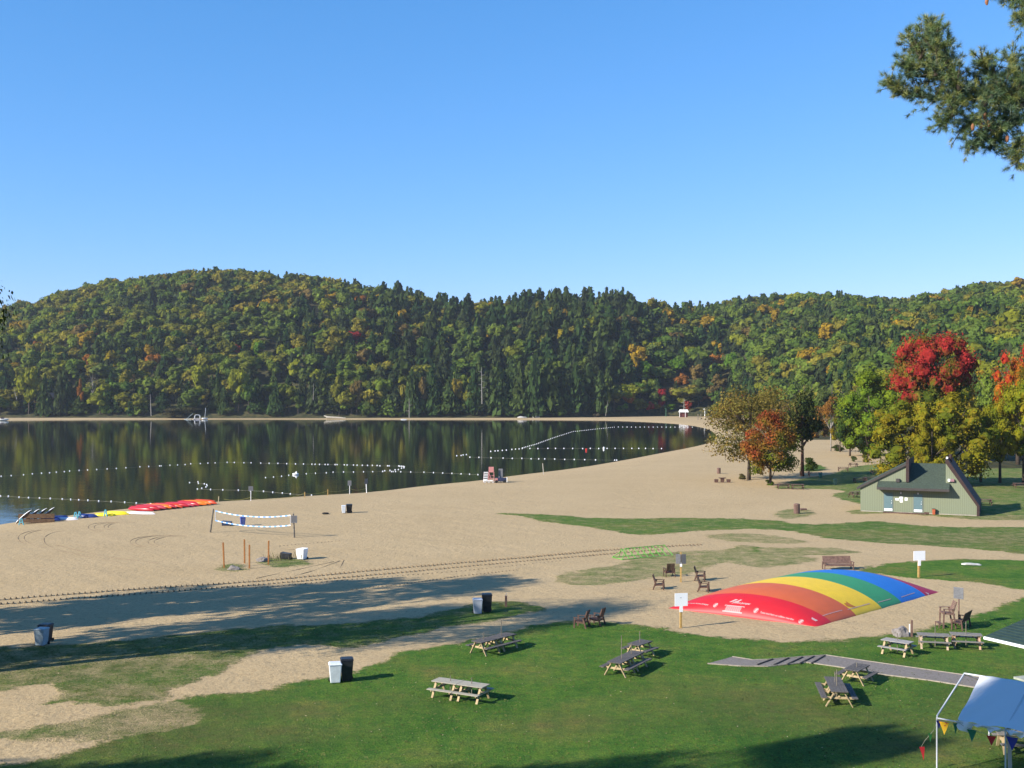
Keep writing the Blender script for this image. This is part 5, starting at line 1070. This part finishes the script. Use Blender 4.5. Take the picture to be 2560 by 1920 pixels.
# ------------------------------------------------------------------ buoy lines
flm = mat('white_float', (.92, .92, .92), .4); ropem = mat('floating_rope', (.30, .28, .22), .8); FM = {}
def float_me(r_):
    if r_ not in FM:
        m = MB(); m.ball((0, 0, 0), r_, 10, 8, (1.25, 1, 1)); o = m.build('float', flm, smooth=True); FM[r_] = o.data; bpy.data.objects.remove(o)
    return FM[r_]
def buoys(label, pts, r_=.13, rope=True):
    r_ = round(r_*.62, 3)
    w3 = [Vector((*U(x, y, WZ+.05), WZ+.05)) for x, y in pts]; r = thing('buoy_line', label, 'buoy line', w3[0], 0, 'swimming area buoy lines')
    for p in w3: o = bpy.data.objects.new('float', float_me(r_)); COL.objects.link(o); o.parent = r; o.location = p-w3[0]
    if rope: m = MB(); m.tube([p-w3[0]-Vector((0, 0, .05)) for p in w3], .012, 4); m.build('rope', ropem, r)
buoys('nearest line of white floats running from the left edge to the canoes', [(-30, 1238), (1.4, 1239.5), (21, 1240), (47.7, 1242.4), (71.5, 1243.5), (99, 1244.4), (126, 1245.6), (156, 1247), (177, 1248), (197, 1249), (220, 1250), (247, 1252), (278, 1253), (312, 1255), (341, 1257), (377, 1259)])
buoys('tangled cluster of floats trailing to the shore left of the paired signs', [(474, 1206), (495, 1204), (496, 1207.7), (511, 1209), (517, 1211), (518, 1213.5), (515, 1217), (504.6, 1220), (493.6, 1222), (526.6, 1223), (557, 1224), (596, 1225), (626, 1226), (659, 1227.6), (682, 1230), (706, 1232), (726, 1234), (779, 1237.4)])
buoys('far left line of floats rising across the dark water', [(-40, 1192), (3, 1190), (28, 1188.5), (59, 1186.5), (81, 1184), (104, 1182.5), (124, 1181.5), (141, 1180), (161, 1178.6), (174, 1177), (198, 1175.5), (219, 1174.4), (242, 1173.2), (268, 1171.8), (291, 1170.6), (315, 1169), (350, 1166.4), (372, 1165.6), (399, 1164.3), (403, 1164.2), (425, 1162.6), (444, 1162), (463, 1161), (477, 1159), (501, 1158.3), (520, 1157.3), (538, 1156.6), (568, 1155.4), (586, 1155.8), (610, 1156.3), (628, 1156.6)], .14)
buoys('long straight line of floats ending in a hook in front of the reflections', [(652, 1157.3), (673, 1157.8), (695, 1158), (717, 1158.7), (739, 1159.3), (759, 1159.6), (780, 1160), (788, 1160.2), (799, 1160.4), (813, 1160.7), (820, 1160.8), (838, 1161), (843, 1161), (861, 1161.6), (868, 1162), (884, 1162.2), (893, 1162.5), (906, 1162.8), (919, 1163), (931, 1163), (943, 1163.3), (950, 1164), (969, 1164), (973, 1164.1), (997, 1164.5), (1000, 1165), (1004, 1165.2), (1008, 1165.4), (1011, 1166.3), (1010, 1169), (1004, 1170), (996, 1173.5), (988, 1174), (975, 1175.5), (962, 1176.4), (957, 1178)], .15)
buoys('line of floats between the hooked line and the lifeguard chair', [(664, 1193.5), (684, 1192), (704, 1190), (722, 1187.7), (766, 1184), (789, 1182.7), (816, 1181.6), (833, 1180), (859, 1179.3), (884, 1179.5), (909, 1179), (932, 1178.7), (979, 1178.3), (983, 1178.4), (989, 1178.4), (1002, 1179), (1027, 1179.5), (1060, 1180), (1084, 1181), (1107, 1182), (1130, 1183), (1153, 1184), (1174, 1185), (1195, 1186)], .13)
buoys('short crooked string of floats left of the lifeguard chair', [(1142, 1139), (1153, 1138.2), (1158, 1137), (1166, 1136), (1175, 1142.5), (1197.5, 1143), (1228, 1144), (1258, 1144.8), (1281, 1145.5), (1305, 1145.5), (1328, 1146.4), (1347, 1146.7), (1362, 1146.7), (1387, 1147.3), (1412, 1148), (1436, 1148.3), (1462, 1148.7), (1489, 1149.3), (1537, 1149.9), (1542, 1149.9)], .17)
buoys('line of floats crossing the water right of the lifeguard chair', [(1227, 1128), (1238, 1127), (1245, 1126.4), (1256, 1125.6), (1266, 1125), (1280, 1123), (1289, 1122.4), (1298, 1121.8), (1306, 1120.6), (1325, 1120.6), (1345, 1121), (1370, 1120.6), (1389, 1120.6), (1410, 1120.6), (1432, 1120.6), (1457, 1121), (1476, 1120.6), (1497, 1121), (1518, 1120.6), (1538, 1120.6), (1559, 1120.6), (1580, 1120.6), (1597, 1120.6), (1614, 1120.6), (1633, 1121), (1654, 1121)], .19)
def interp(pts, n):
    p = np.array(pts, float); d = np.r_[0, np.cumsum(np.hypot(*np.diff(p, axis=0).T))]; q = np.linspace(0, d[-1], n); return list(zip(np.interp(q, d, p[:, 0]), np.interp(q, d, p[:, 1])))
buoys('dense dotted line of floats curving far out towards the far beach', interp([(1306, 1119.5), (1340, 1110), (1384, 1094), (1432, 1078.7), (1480, 1073.5), (1536, 1067.4)], 52), .15)
buoys('sparse far line of floats in front of the far beach', interp([(1546, 1067.2), (1731, 1067.6)], 18), .2)
for px, py, c_, lb_ in ((1466, 1126.4, (.6, .04, .02), 'red marker buoy just below the long float line'), (1509.5, 1122.3, (.85, .85, .85), 'large white marker buoy on the long float line')):
    m = MB(); m.tube([(0, 0, -.2), (0, 0, .45), (0, 0, .55)], [.24, .24, .1], 12); o = m.build('marker_buoy', mat('buoy_paint', c_, .4)); o.location = (*U(px, py, WZ), WZ); tag(o, lb_, 'buoy')
m = MB(); m.ball((0, 0, .1), .28, 10, 6, (1.5, 1, .5)); m.ball((.1, 0, .32), .1, 8, 6); m.tube([(.0, 0, .2), (.08, 0, .34)], .05, 6); o = m.build('gull', white_p, smooth=True); o.location = (*U(739, 1187, WZ), WZ); o.scale = (1.5,)*3; tag(o, 'white gull resting on the water amid the float lines', 'bird')
# rope with stakes along the water edge
pts_ = [P(x, y)+Vector((0, 0, z)) for x, y, z in ((560, 1254, .35), (627, 1252, .5), (690, 1249, .15), (762, 1245, .7), (819, 1240, .75), (874, 1235, .8), (915, 1232, .7))]
m = MB()
for a, b_ in zip(pts_, pts_[1:]):
    q = [a.lerp(b_, f)-Vector((0, 0, .25*4*f*(1-f))) for f in np.linspace(0, 1, 6)]; m.tube([v-pts_[0] for v in q], .015, 4)
o = m.build('safety_rope', mat('yellow_rope', (.5, .45, .12), .8)); o.location = pts_[0]; tag(o, 'thin yellow rope slung between the stakes at the water edge', 'rope')

# ------------------------------------------------------------------ far shore: hut, boats, dead wood
def far_at(px, Y): x = (px-CX)/F*Y; return Vector((x, Y, G1(x, Y)))
fp = far_at(1709, 668); r = thing('beach_hut', 'small dark red hut with white roof on the far beach', 'hut', fp, R(-6))
m = MB(); m.box((0, 0, 1.5), (4.6, 3.4, 3.0)); m.build('wall', mat('dark_red_boards', (.13, .035, .03), .8, .2, 2), r); m = MB(); m.prism([(-2.9, 2.95), (2.9, 2.95), (2.3, 4.5), (-2.3, 4.5)], (0, 2.4, 0), (0, -2.6, 0)); m.prism([(-2.9, 2.95), (2.9, 2.95), (2.3, 4.5), (-2.3, 4.5)], (0, 2.3, 0), (0, -.19, 0)); m.build('roof', white_p, r)
for x in (-2.5, .9): m = MB(); m.beam((x, -2.4, 0), (x, -2.4, 2.95), .22, .22); m.build('porch_post', white_p, r)
for px, h, Y, c_, lb_ in ((1762, 5.2, 640, white_p, 'white lamp post on the far beach right of the hut'), (1665, 5, 672, mat('green_pole', (.08, .2, .1), .6), 'green pole on the far beach left of the hut')):
    r = thing('lamp_post', lb_, 'post', far_at(px, Y), 0); m = MB(); m.tube([(0, 0, -.2), (0, 0, h)], [.2, .14], 8); m.build('pole', c_, r); m = MB(); m.box((-.35, 0, h), (.9, .35, .3)); m.build('lamp_head', c_, r)
for k, px in enumerate((1745, 1752, 1787)): stake(('left', 'middle', 'right')[k]+' short grey post on the far beach right of the hut', px, 1050-k, 3.2, .35, post_grey, name='beach_post')
def dead(label, px, Y, by, ty, lean=0, th=.35, br=0, m_=birch):
    z0 = CAMZ+(YH-by)*Y/F; z1 = CAMZ+(YH-ty)*Y/F; x = (px-CX)/F*Y; r = thing('dead_tree', label, 'dead tree', (x, Y, z0), 0); m = MB(); th *= .6; m.tube([(0, 0, 0), (lean*.5, 0, (z1-z0)*.5), (lean, 0, z1-z0)], [th, th*.7, th*.3], 7); m.build('trunk', m_, r)
    if br:
        for k in range(br):
            zz = (z1-z0)*(.35+.6*k/br); s_ = 1 if k % 2 else -1; m = MB(); m.tube([(lean*zz/(z1-z0), 0, zz), (s_*random.uniform(1.2, 2.6), 0, zz+random.uniform(-.2, .6))], [.14, .05], 5); m.build('branch', m_, r)
dead('white birch trunk standing at the left shore above the sand strip', 378, 650, 1040, 985, -.6, .4)
dead('tall bare grey trunk with stubs in the centre of the forest edge', 1205, 652, 1010, 918, -.3, .4, 7, mat('silver_deadwood', (.36, .34, .31), .85))
dead('short broken white trunk at the shore right of the fallen log', 1023, 650, 1044, 996, 0, .35, 2); dead('thin white trunk high in the dark central forest', 1331, 668, 950, 882, .2, .3)
dead('leaning white birch stem near the left end of the shore', 42, 648, 998, 972, -1.6, .3); dead('grey bare trunk behind the hut', 1709, 676, 1040, 995, .3, .35, 6)
dead('white stem at the shore left of the far beach', 1514, 652, 1040, 1000, 1.4, .2); dead('thin pale trunk between olive trees left of centre', 783, 651, 1000, 958, .3, .25)
m = MB(); m.tube([(-6.5, 0, 1.6), (-4, 0, .8), (2, .1, .5), (6, 0, .2)], [.25, .45, .4, .2], 7); m.tube([(-4, 0, .8), (-5.5, .2, .2)], [.3, .1], 6); o = m.build('fallen_log', mat('bleached_wood', (.62, .56, .46), .8, .15, 2)); o.location = far_at(838, 647); tag(o, 'long bleached white log lying on the far shore', 'log')
def wat(px, Y): return Vector(((px-CX)/F*Y, Y, WZ))
r = thing('sailboat', 'small white sailboat with bare mast beached at the far shore', 'sailboat', wat(512, 640), R(20)); v, f = hull(3.6, 1.5, .8, flip=False); m = MB(); m.add([(x, y, .85-z) for x, y, z in v], f); m.build('hull', white_p, r, smooth=True); m = MB(); m.tube([(0, 0, .6), (.5, 0, 6.6)], .14, 6); m.build('mast', steel, r)
r = thing('floating_dock', 'small white dock with arched hand rails moored left of the sailboat', 'dock', wat(493, 636), R(8)); m = MB(); m.box((0, 0, .35), (3.2, 2.2, .5)); m.build('deck', mat('pale_deck', (.42, .42, .48), .7), r)
for y in (-1, 1): m = MB(); m.tube([(-1.5, y, .5), (-1.3, y, 2.2), (-.8, y, 2.7), (1.0, y, 2.6), (1.5, y, 2.1), (1.5, y, .5)], .09, 6); m.build('handrail', white_p, r)
m = MB(); m.beam((-1.5, -1.1, .6), (-2.6, -1.3, -.1), .5, .15); m.build('ramp', white_p, r)
m = MB(); m.beam((-4, 0, .1), (-.2, 0, .4), 1.0, .2); m.tube([(-3, 0, .3), (.8, 0, 3.4)], .07, 5); o = m.build('gangway', mat('pale_blue_gangway', (.5, .6, .62), .6)); o.location = wat(479, 638); tag(o, 'pale gangway with a slanted pole left of the small dock', 'gangway')
r = thing('motorboat', 'white motorboat with dark trim at the far left shore', 'motorboat', wat(8, 610), R(15)); v, f = hull(6, 2.1, 1.0); m = MB(); m.add([(x, y, 1.0-z) for x, y, z in v], f); m.build('hull', mat('cream_gelcoat', (.7, .68, .6), .4), r, smooth=True); m = MB(); m.box((-.3, 0, 1.35), (1.6, 1.5, .7), taper=1.1); m.build('windscreen', mat('dark_trim', (.06, .03, .05), .4), r, bevel=.1)
m = MB(); m.box((0, 0, 1.12), (4.6, 1.6, .12)); m.build('deck', white_p, r)
r = thing('log_cabin', 'dark roofed cabin with an orange corner hidden in the trees', 'cabin', far_at(140, 668), R(10)); m = MB(); m.box((0, 0, 5.4), (8, 6, 4.0)); m.build('wall', mat('orange_stained_logs', (.26, .10, .04), .8, .3, 2), r); m = MB(); m.prism([(-5, 7.2), (5, 7.2), (4, 10), (-4, 10)], (0, 8, 0), (0, -4, 0)); m.build('roof', mat('slate_blue_roof', (.05, .06, .09), .8), r)
m = MB(); m.box((0, .5, 1.6), (8.2, 5.5, 3.6)); m.build('foundation', wood_brown, r)

# ------------------------------------------------------------------ grey path with timber edging and shallow steps
asph = mat('grey_path_gravel', (.24, .21, .19), .95, .2, 9, .3, 40); edge = mat('pale_edging_board', (.38, .33, .26), .85, .2, 5)
up_ = [U(*p) for p in ((1831, 1643), (1882, 1651), (1920, 1650), (2000, 1643.5), (2065, 1639), (2209, 1660), (2412, 1689), (2640, 1722))]; lo_ = [U(*p) for p in ((1769, 1660), (1850, 1666), (1920, 1667), (2015, 1657), (2099, 1668.6), (2195, 1686), (2325, 1702), (2640, 1752))]
m = MB(); n = len(up_); m.add([(x, y, G1(x, y)+.03) for x, y in lo_]+[(x, y, G1(x, y)+.03) for x, y in up_], [(i, i+1, n+i+1, n+i) for i in range(n-1)])
o = m.build('path', asph); tag(o, kind='structure')
def board_run(name, label, pts, w_, h_, mm, z0=0):
    m = MB()
    for a, b_ in zip(pts, pts[1:]): m.beam((a[0], a[1], G1(*a)+h_/2+z0), (b_[0], b_[1], G1(*b_)+h_/2+z0), w_, h_)
    return tag(m.build(name, mm), label, 'edging')
board_run('timber_edging', 'pale timber edging along the far side of the grey path', up_, .05, .06, edge); board_run('timber_edging', 'pale timber edging along the near side of the grey path', lo_, .07, .055, edge)
stepm = mat('step_timber_painted_shade', (.08, .07, .065), .9)  # dark strips: the shadow lines of the steps are put into the timber colour
st = thing('path_steps', 'row of timber steps darkened with painted shade on the left part of the grey path', 'steps', (*U(1990, 1655), 0), 0)
so_ = Vector(st.location)
for a, b_ in (((1893, 1664), (1932, 1650)), ((1934, 1665), (1972, 1647)), ((1968, 1663), (2006, 1645)), ((1999, 1661), (2035, 1643)), ((2028, 1661), (2062, 1641))):
    p0 = Vector((*U(*a), .06))-so_; p1 = Vector((*U(*b_), .06))-so_; m = MB(); m.beam(p0, p1, .07, .05); m.build('step', stepm, st)

# ------------------------------------------------------------------ party tent with bunting, pavilion at the right edge
cloth = bpy.data.materials.new('tent_cloth'); cloth.use_nodes = True; t = cloth.node_tree; pc_ = t.nodes['Principled BSDF']; pc_.inputs['Base Color'].default_value = (.68, .69, .72, 1); pc_.inputs['Roughness'].default_value = .6
tr_ = t.nodes.new('ShaderNodeBsdfTranslucent'); tr_.inputs[0].default_value = (.45, .50, .62, 1); mxs = t.nodes.new('ShaderNodeMixShader'); mxs.inputs[0].default_value = .2; t.links.new(pc_.outputs[0], mxs.inputs[1]); t.links.new(tr_.outputs[0], mxs.inputs[2]); t.links.new(mxs.outputs[0], t.nodes['Material Output'].inputs[0])
T0 = Vector((16.2, 42.7, 0)); eX = Vector((.76, -.65, 0)); eY = Vector((.65, .76, 0))
tent = thing('party_tent', 'white party tent with sagging wrinkled roof cloth on a bare metal frame', 'tent', T0, math.atan2(eX.y, eX.x))
tz = 2.1; rz_ = 3.22; HWt = 3.05; Lt_ = 7.5; tubem = mat('white_tube', (.62, .64, .68), .4)
for k in range(4):
    x = k*2.5
    for y in (0, 2*HWt): m = MB(); m.tube([(x, y, -.1), (x, y, tz)], .032, 8); m.build('leg', tubem, tent)
    m = MB(); m.tube([(x, 0, tz), (x, .02, tz+.08), (x, HWt, rz_), (x, 2*HWt, tz+.08), (x, 2*HWt, tz)], .032, 8); m.build('rafter', tubem, tent)
m = MB(); m.tube([(0, 0, tz), (Lt_, 0, tz)], .028, 8); m.build('eave_rail', tubem, tent); m = MB(); m.tube([(0, 2*HWt, tz), (Lt_, 2*HWt, tz)], .028, 8); m.build('eave_rail', tubem, tent)
m = MB(); m.tube([(0, HWt, rz_), (Lt_, HWt, rz_)], .034, 8); m.build('ridge_rail', tubem, tent); m = MB(); m.tube([(.0, HWt, rz_-.05), (.9, HWt+.6, rz_-.4)], .018, 6); m.build('brace', post_grey, tent)
nx_, ny_ = 90, 44; vs = []; fs = []
for i in range(nx_+1):
    for j in range(ny_+1):
        v = j/ny_; x0 = .62+.16*(1-min(1, v*2)) if v < .5 else .62; x = x0+(Lt_-x0)*i/nx_; y = v*2*HWt; side = abs(v-.5)*2; z = rz_-(rz_-tz-.04)*side+.045
        ph = (x-1.15*(1-side)*1.0)*1.0; fold = .045*math.sin(ph*3.1)+.028*math.sin(ph*7.3+2+side*2)*(1+math.sin(x*1.7))
        sag = -.10*math.sin(math.pi*side)*(.6+.4*math.sin(x*2.5)) ; z += fold*(.25+.75*side)*(.9-.3*math.sin(math.pi*side))+sag*.5; vs.append((x, y, z))
for i in range(nx_):
    for j in range(ny_): a = i*(ny_+1)+j; fs.append((a, a+1, a+ny_+2, a+ny_+1))
m = MB(); m.v = vs; m.f = fs; cl = m.build('roof_cloth', cloth, tent, smooth=True)
vs = []; fs = []
for i in range(121):
    x = .75+(Lt_-.75)*i/120; dz = .14+.07*math.sin(x*7)+.05*math.sin(x*17)+(.22*math.exp(-((x-1.0)/.25)**2))
    for j in range(5): vs.append((x+.03*math.sin(j+x*9), -.05-.05*math.sin(x*11+j), tz+.08-dz*j/4))
for i in range(120):
    for j in range(4): a = i*5+j; fs.append((a, a+1, a+6, a+5))
m = MB(); m.v = vs; m.f = fs; m.build('valance', cloth, tent, smooth=True)
m = MB(); m.beam((2.35, .9, 2.05), (2.62, .15, .35), .14, .06); m.build('loose_plank', mat('pale_plank', (.55, .48, .42), .7), tent)
bun = thing('bunting', 'coloured triangular pennants hanging along the tent eave', 'bunting', T0, math.atan2(eX.y, eX.x))
fc = {'blue': (.03, .04, .30), 'yellow': (.75, .42, .02), 'green': (.02, .20, .11), 'red': (.62, .03, .04), 'lgreen': (.08, .42, .10), 'orange': (.80, .28, .02)}
FMt = {k: mat('pennant_'+k, v, .7) for k, v in fc.items()}
def pennant(par, x, y, z, w_, h_, c_, tw_=0, sw=0):
    m = MB(); ca, sa = math.cos(tw_), math.sin(tw_); n = 5
    vs = []; fs = []
    for i in range(n+1):
        f = i/n; ww = w_/2*(1-f)+.004; yy = .03*math.sin(f*3); vs += [(x-ww*ca+sw*f, y-ww*sa+yy, z-h_*f), (x+ww*ca+sw*f, y+ww*sa+yy, z-h_*f)]
    for i in range(n): a = 2*i; fs.append((a, a+1, a+3, a+2))
    m.add(vs, fs); m.build('pennant', FMt[c_], par)
for x, c_, w_, h_, tw_ in ((.10, 'blue', .24, .34, 1.0), (.30, 'yellow', .36, .48, .2), (.32, 'red', .2, .16, 0), (.72, 'green', .2, .42, .9), (1.32, 'green', .34, .46, .2), (2.02, 'red', .34, .36, .3), (2.75, 'blue', .42, .50, .1), (3.4, 'yellow', .36, .48, .2)):
    pennant(bun, x, -.08, tz-.03-(.18 if x > .9 else 0)-.05*math.sin(x*4), w_, h_, c_, tw_)
m = MB(); m.tube([(x, -.08, tz-.02-(.17 if x > .9 else 0)*min(1, max(0, (x-.8)*3))-.05*math.sin(x*4)) for x in np.linspace(0, 4, 24)], .008, 4); m.build('string', ropem, bun)
pennant(bun, 1.05, 3.3, 2.95, .3, .4, 'orange', .4)
bun2 = thing('bunting', 'loose end of pennant string hanging from the tent corner post', 'bunting', T0, math.atan2(eX.y, eX.x))
m = MB(); m.tube([(0, 0, 1.95), (-.12, -.05, 1.6), (-.4, -.15, 1.2), (-.55, -.2, .9), (-.5, -.2, .7)], .008, 4); m.build('string', ropem, bun2)
pennant(bun2, -.22, -.1, 1.52, .2, .36, 'lgreen', 1.1); pennant(bun2, -.50, -.2, .95, .22, .5, 'red', .9, .06)
pv = thing('pavilion', 'dark green metal roofed pavilion with white gutter at the right edge', 'pavilion', (22.7, 53.4, 0), math.atan2(-1.7, .9))
ribm = mat('dark_green_metal_roof', (.035, .06, .045), .5, .2, 3)
m = MB(); m.add([(-.1, -.05, 2.85), (7, -.05, 2.85), (7, 5, 3.85), (-.1, 5, 3.85), (-.1, -.05, 2.90), (7, -.05, 2.90), (7, 5, 3.90), (-.1, 5, 3.90)], [(3, 2, 1, 0), (4, 5, 6, 7), (0, 1, 5, 4), (1, 2, 6, 5), (2, 3, 7, 6), (3, 0, 4, 7)])
for k in range(16): y0 = .1+k*.31; m.beam((-.1, y0, 2.915+y0*.2), (7, y0, 2.915+y0*.2), .03, .03)
m.build('roof', ribm, pv)
m = MB(); m.box((3.4, -.10, 2.80), (7.1, .10, .13)); m.build('gutter', white_p, pv, bevel=.02)
for x in (1.6, 6.0):
    for y in (.8, 4.4): m = MB(); m.box((x, y, 1.4), (.12, .12, 2.8)); m.build('post', wood_brown2, pv)
m = MB(); m.box((0, 0, .06), (1.5, 1.0, .12), rz=R(20)); o = m.build('concrete_pad', mat('pale_concrete', (.40, .42, .36), .85, .2, 4)); o.location = (*U(2582, 1700), 0); tag(o, 'low pale concrete pad behind the tent ridge at the right edge', 'concrete pad')

# ------------------------------------------------------------------ wheel ruts in the sand (raised lumps and ridges) and weeds
sandm = mat('rut_sand_painted_shade', (.20, .145, .085), .95, .15, 4)  # colour darker than the beach sand, in place of the shadows inside the prints
def rut_row(pts_px, step, w_, h_, alt=0.0, rr=random.Random(4)):
    p = [Vector(P(*q)) for q in pts_px]; out = MB(); carry = 0
    for a, b_ in zip(p, p[1:]):
        d = b_-a; ln = d.length; dn = d/ln; nr_ = Vector((-dn.y, dn.x, 0)); k = carry
        while k < ln:
            c_ = a+dn*k; z = .0; l = step*.30
            w2 = w_*1.5; h_ = h_ if h_ > .1 else h_
            v = [c_-nr_*w_/2-dn*l, c_+nr_*w_/2-dn*l*.2, c_+nr_*w_/2+dn*l, c_-nr_*w_/2+dn*l*.4, c_+Vector((0, 0, h_*rr.uniform(.75, 1.2)))-nr_*w_*.2, c_+Vector((0, 0, h_))+nr_*w_*.25+dn*l*.3]
            out.add(v, [(0, 1, 5, 4), (1, 2, 5), (2, 3, 4, 5), (3, 0, 4)]); k += step*rr.uniform(.93, 1.07)
        carry = k-ln
    return out
rt = MB()
for pts_px, stp, w_, h_ in (([(-60, 1507), (0, 1500), (320, 1475), (640, 1454), (960, 1424), (1280, 1397), (1500, 1377), (1680, 1366), (1760, 1362)], .38, .50, .15), ([(-60, 1517), (0, 1511), (320, 1487), (640, 1463), (960, 1435), (1280, 1406), (1420, 1394), (1560, 1382), (1660, 1374)], .38, .44, .13),
                         ([(640, 1470), (900, 1447), (1150, 1428), (1400, 1402)], .42, .2, .05), ([(880, 1474), (1000, 1462), (1150, 1440), (1300, 1424)], .35, .2, .05), ([(700, 1365), (850, 1352)], .4, .2, .05)):
    q = rut_row(pts_px, stp, w_, h_); rt.add(q.v, q.f)
def ridge(pts_px, w_, h_):
    p = [Vector(P(*q)) for q in pts_px]; vs = []; n = len(p)
    for i, c_ in enumerate(p):
        d = (p[min(i+1, n-1)]-p[max(i-1, 0)]).normalized(); nr_ = Vector((-d.y, d.x, 0)); vs += [c_-nr_*w_/2-Vector((0, 0, .01)), c_+Vector((0, 0, h_)), c_+nr_*w_/2-Vector((0, 0, .01))]
    return vs, [(3*i+j, 3*i+j+1, 3*i+j+4, 3*i+j+3) for i in range(n-1) for j in range(2)]
def arc(cx, cy, rx, ry, a0, a1, n=18): return [(cx+rx*math.cos(R(a)), cy+ry*math.sin(R(a))) for a in np.linspace(a0, a1, n)]
for a in (arc(270, 1318, 50, 12, 120, 300), arc(285, 1318, 50, 11, 120, 300), arc(310, 1317, 50, 11, 130, 290), arc(320, 1317, 50, 11, 130, 290), arc(405, 1355, 80, 16, 130, 290), arc(418, 1355, 80, 16, 130, 290), arc(440, 1355, 70, 15, 130, 280), arc(455, 1355, 70, 15, 130, 280), arc(110, 1345, 65, 20, 130, 280), arc(125, 1345, 65, 20, 130, 250), arc(160, 1350, 50, 22, 120, 270),
          [(100, 1366), (200, 1388), (320, 1410)], [(140, 1362), (260, 1392), (400, 1408)], [(735, 1440), (790, 1425), (850, 1402)], [(640, 1446), (740, 1425), (835, 1404)], [(700, 1372), (790, 1378), (860, 1400), (850, 1420)]):
    v, f = ridge(a, .09, .022); rt.add(v, f)
o = rt.build('sand_ruts', sandm); tag(o, 'rows of tyre lug prints and curved wheel ruts across the beach', 'tyre tracks', kind='stuff')
wd = MB(); rr = random.Random(5)
for cx_, cy_, n_, sx_, hh in ((715, 1398, 60, 42, .5), (680, 1396, 36, 25, .45), (580, 1422, 30, 26, .16), (1262, 1516, 24, 14, .2)):
    for k in range(n_):
        p = P(cx_+rr.uniform(-sx_, sx_), cy_+rr.uniform(-3, 5)); h_ = hh*rr.uniform(.4, 1.3); a = rr.uniform(0, 6.3); w_ = .012; dx, dy = math.cos(a)*h_*.35, math.sin(a)*h_*.35
        wd.add([p+Vector((-w_, 0, 0)), p+Vector((w_, 0, 0)), p+Vector((dx*.5, dy*.5, h_*.7)), p+Vector((dx, dy, h_))], [(0, 1, 2), (0, 2, 3)])
o = wd.build('weeds', mat('dry_weed', (.14, .13, .05), .9)); tag(o, 'thin dry weeds sprouting round the beach mound and stakes', 'weeds', kind='stuff')
# tufts and fallen leaves in the lawn
tf = MB(); lf = MB()
RT = np.random.RandomState(9); yy_ = RT.uniform(40, 72, 15000); xx_ = RT.uniform(-.47, .47, 15000)*yy_
okk = np.maximum(sdf(gp[0][0], xx_, yy_), sdf(gp[1][0], xx_, yy_)) > .3; zz_ = ground(xx_, yy_)
for x_, y_, z_, ok in zip(xx_, yy_, zz_, okk):
    if not ok: continue
    h_ = rr.uniform(.02, .05); z_ += .012
    for q in range(4):
        a = rr.uniform(0, 6.3); w_ = rr.uniform(.008, .018); dx, dy = math.cos(a)*h_, math.sin(a)*h_; ox, oy = rr.uniform(-.05, .05), rr.uniform(-.05, .05)
        tf.add([(x_+ox-w_, y_+oy, z_), (x_+ox+w_, y_+oy, z_), (x_+ox+dx, y_+oy+dy, z_+h_*1.3)], [(0, 1, 2)])
o = tf.build('grass_tufts', mat('grass_blade', (.085, .15, .03), .8, .5, 1.5, col2=(.14, .15, .04))); tag(o, 'taller grass tufts across the near lawn', 'grass', kind='stuff')
for k in range(420):
    y_ = rr.uniform(43, 75); x_ = rr.uniform(-.47, .47)*y_; a = rr.uniform(0, 6.3); s_ = rr.uniform(.02, .05); ca, sa = math.cos(a)*s_, math.sin(a)*s_; z_ = G1(x_, y_)+.03
    lf.add([(x_-ca, y_-sa, z_), (x_+sa, y_-ca, z_+.02), (x_+ca, y_+sa, z_), (x_-sa, y_+ca, z_+.015)], [(0, 1, 2, 3)])
o = lf.build('fallen_leaves', mat('dry_leaf', (.30, .17, .06), .8, .5, 2, col2=(.5, .42, .25))); tag(o, 'scattered dry leaves and small pale bits on the lawn', 'leaves', kind='stuff')

# ------------------------------------------------------------------ labels: make look-alike trees point to one tree each
ORD = ['first', 'second', 'third', 'fourth', 'fifth', 'sixth', 'seventh', 'eighth', 'ninth', 'tenth', 'eleventh', 'twelfth', 'thirteenth', 'fourteenth', 'fifteenth', 'sixteenth', 'seventeenth', 'eighteenth', 'nineteenth', 'twentieth']
by = {}
for o in list(bpy.data.objects):
    if o.parent is None and 'label' in o and o.get('category') == 'tree': by.setdefault(o['label'], []).append(o)
for lb_, os_ in by.items():
    if len(os_) < 2: continue
    os_.sort(key=lambda q: q.location.x/q.location.y)
    for k, q in enumerate(os_): q['label'] = ('leftmost ' if k == 0 else ('rightmost ' if k == len(os_)-1 else (ORD[k] if k < 20 else 'next') + ' from left, '))+lb_

# thin autumn air
hz = bpy.data.materials.new('haze'); hz.use_nodes = True; t = hz.node_tree
for n in list(t.nodes):
    if n.type == 'BSDF_PRINCIPLED': t.nodes.remove(n)
pv_ = t.nodes.new('ShaderNodeVolumePrincipled'); pv_.inputs['Color'].default_value = (.80, .88, 1, 1); pv_.inputs['Density'].default_value = .00008; pv_.inputs['Anisotropy'].default_value = .2
t.links.new(pv_.outputs[0], t.nodes['Material Output'].inputs['Volume'])
m = MB(); m.box((0, 1095, 72), (3400, 2600, 160)); o = m.build('haze', hz); tag(o, kind='stuff')
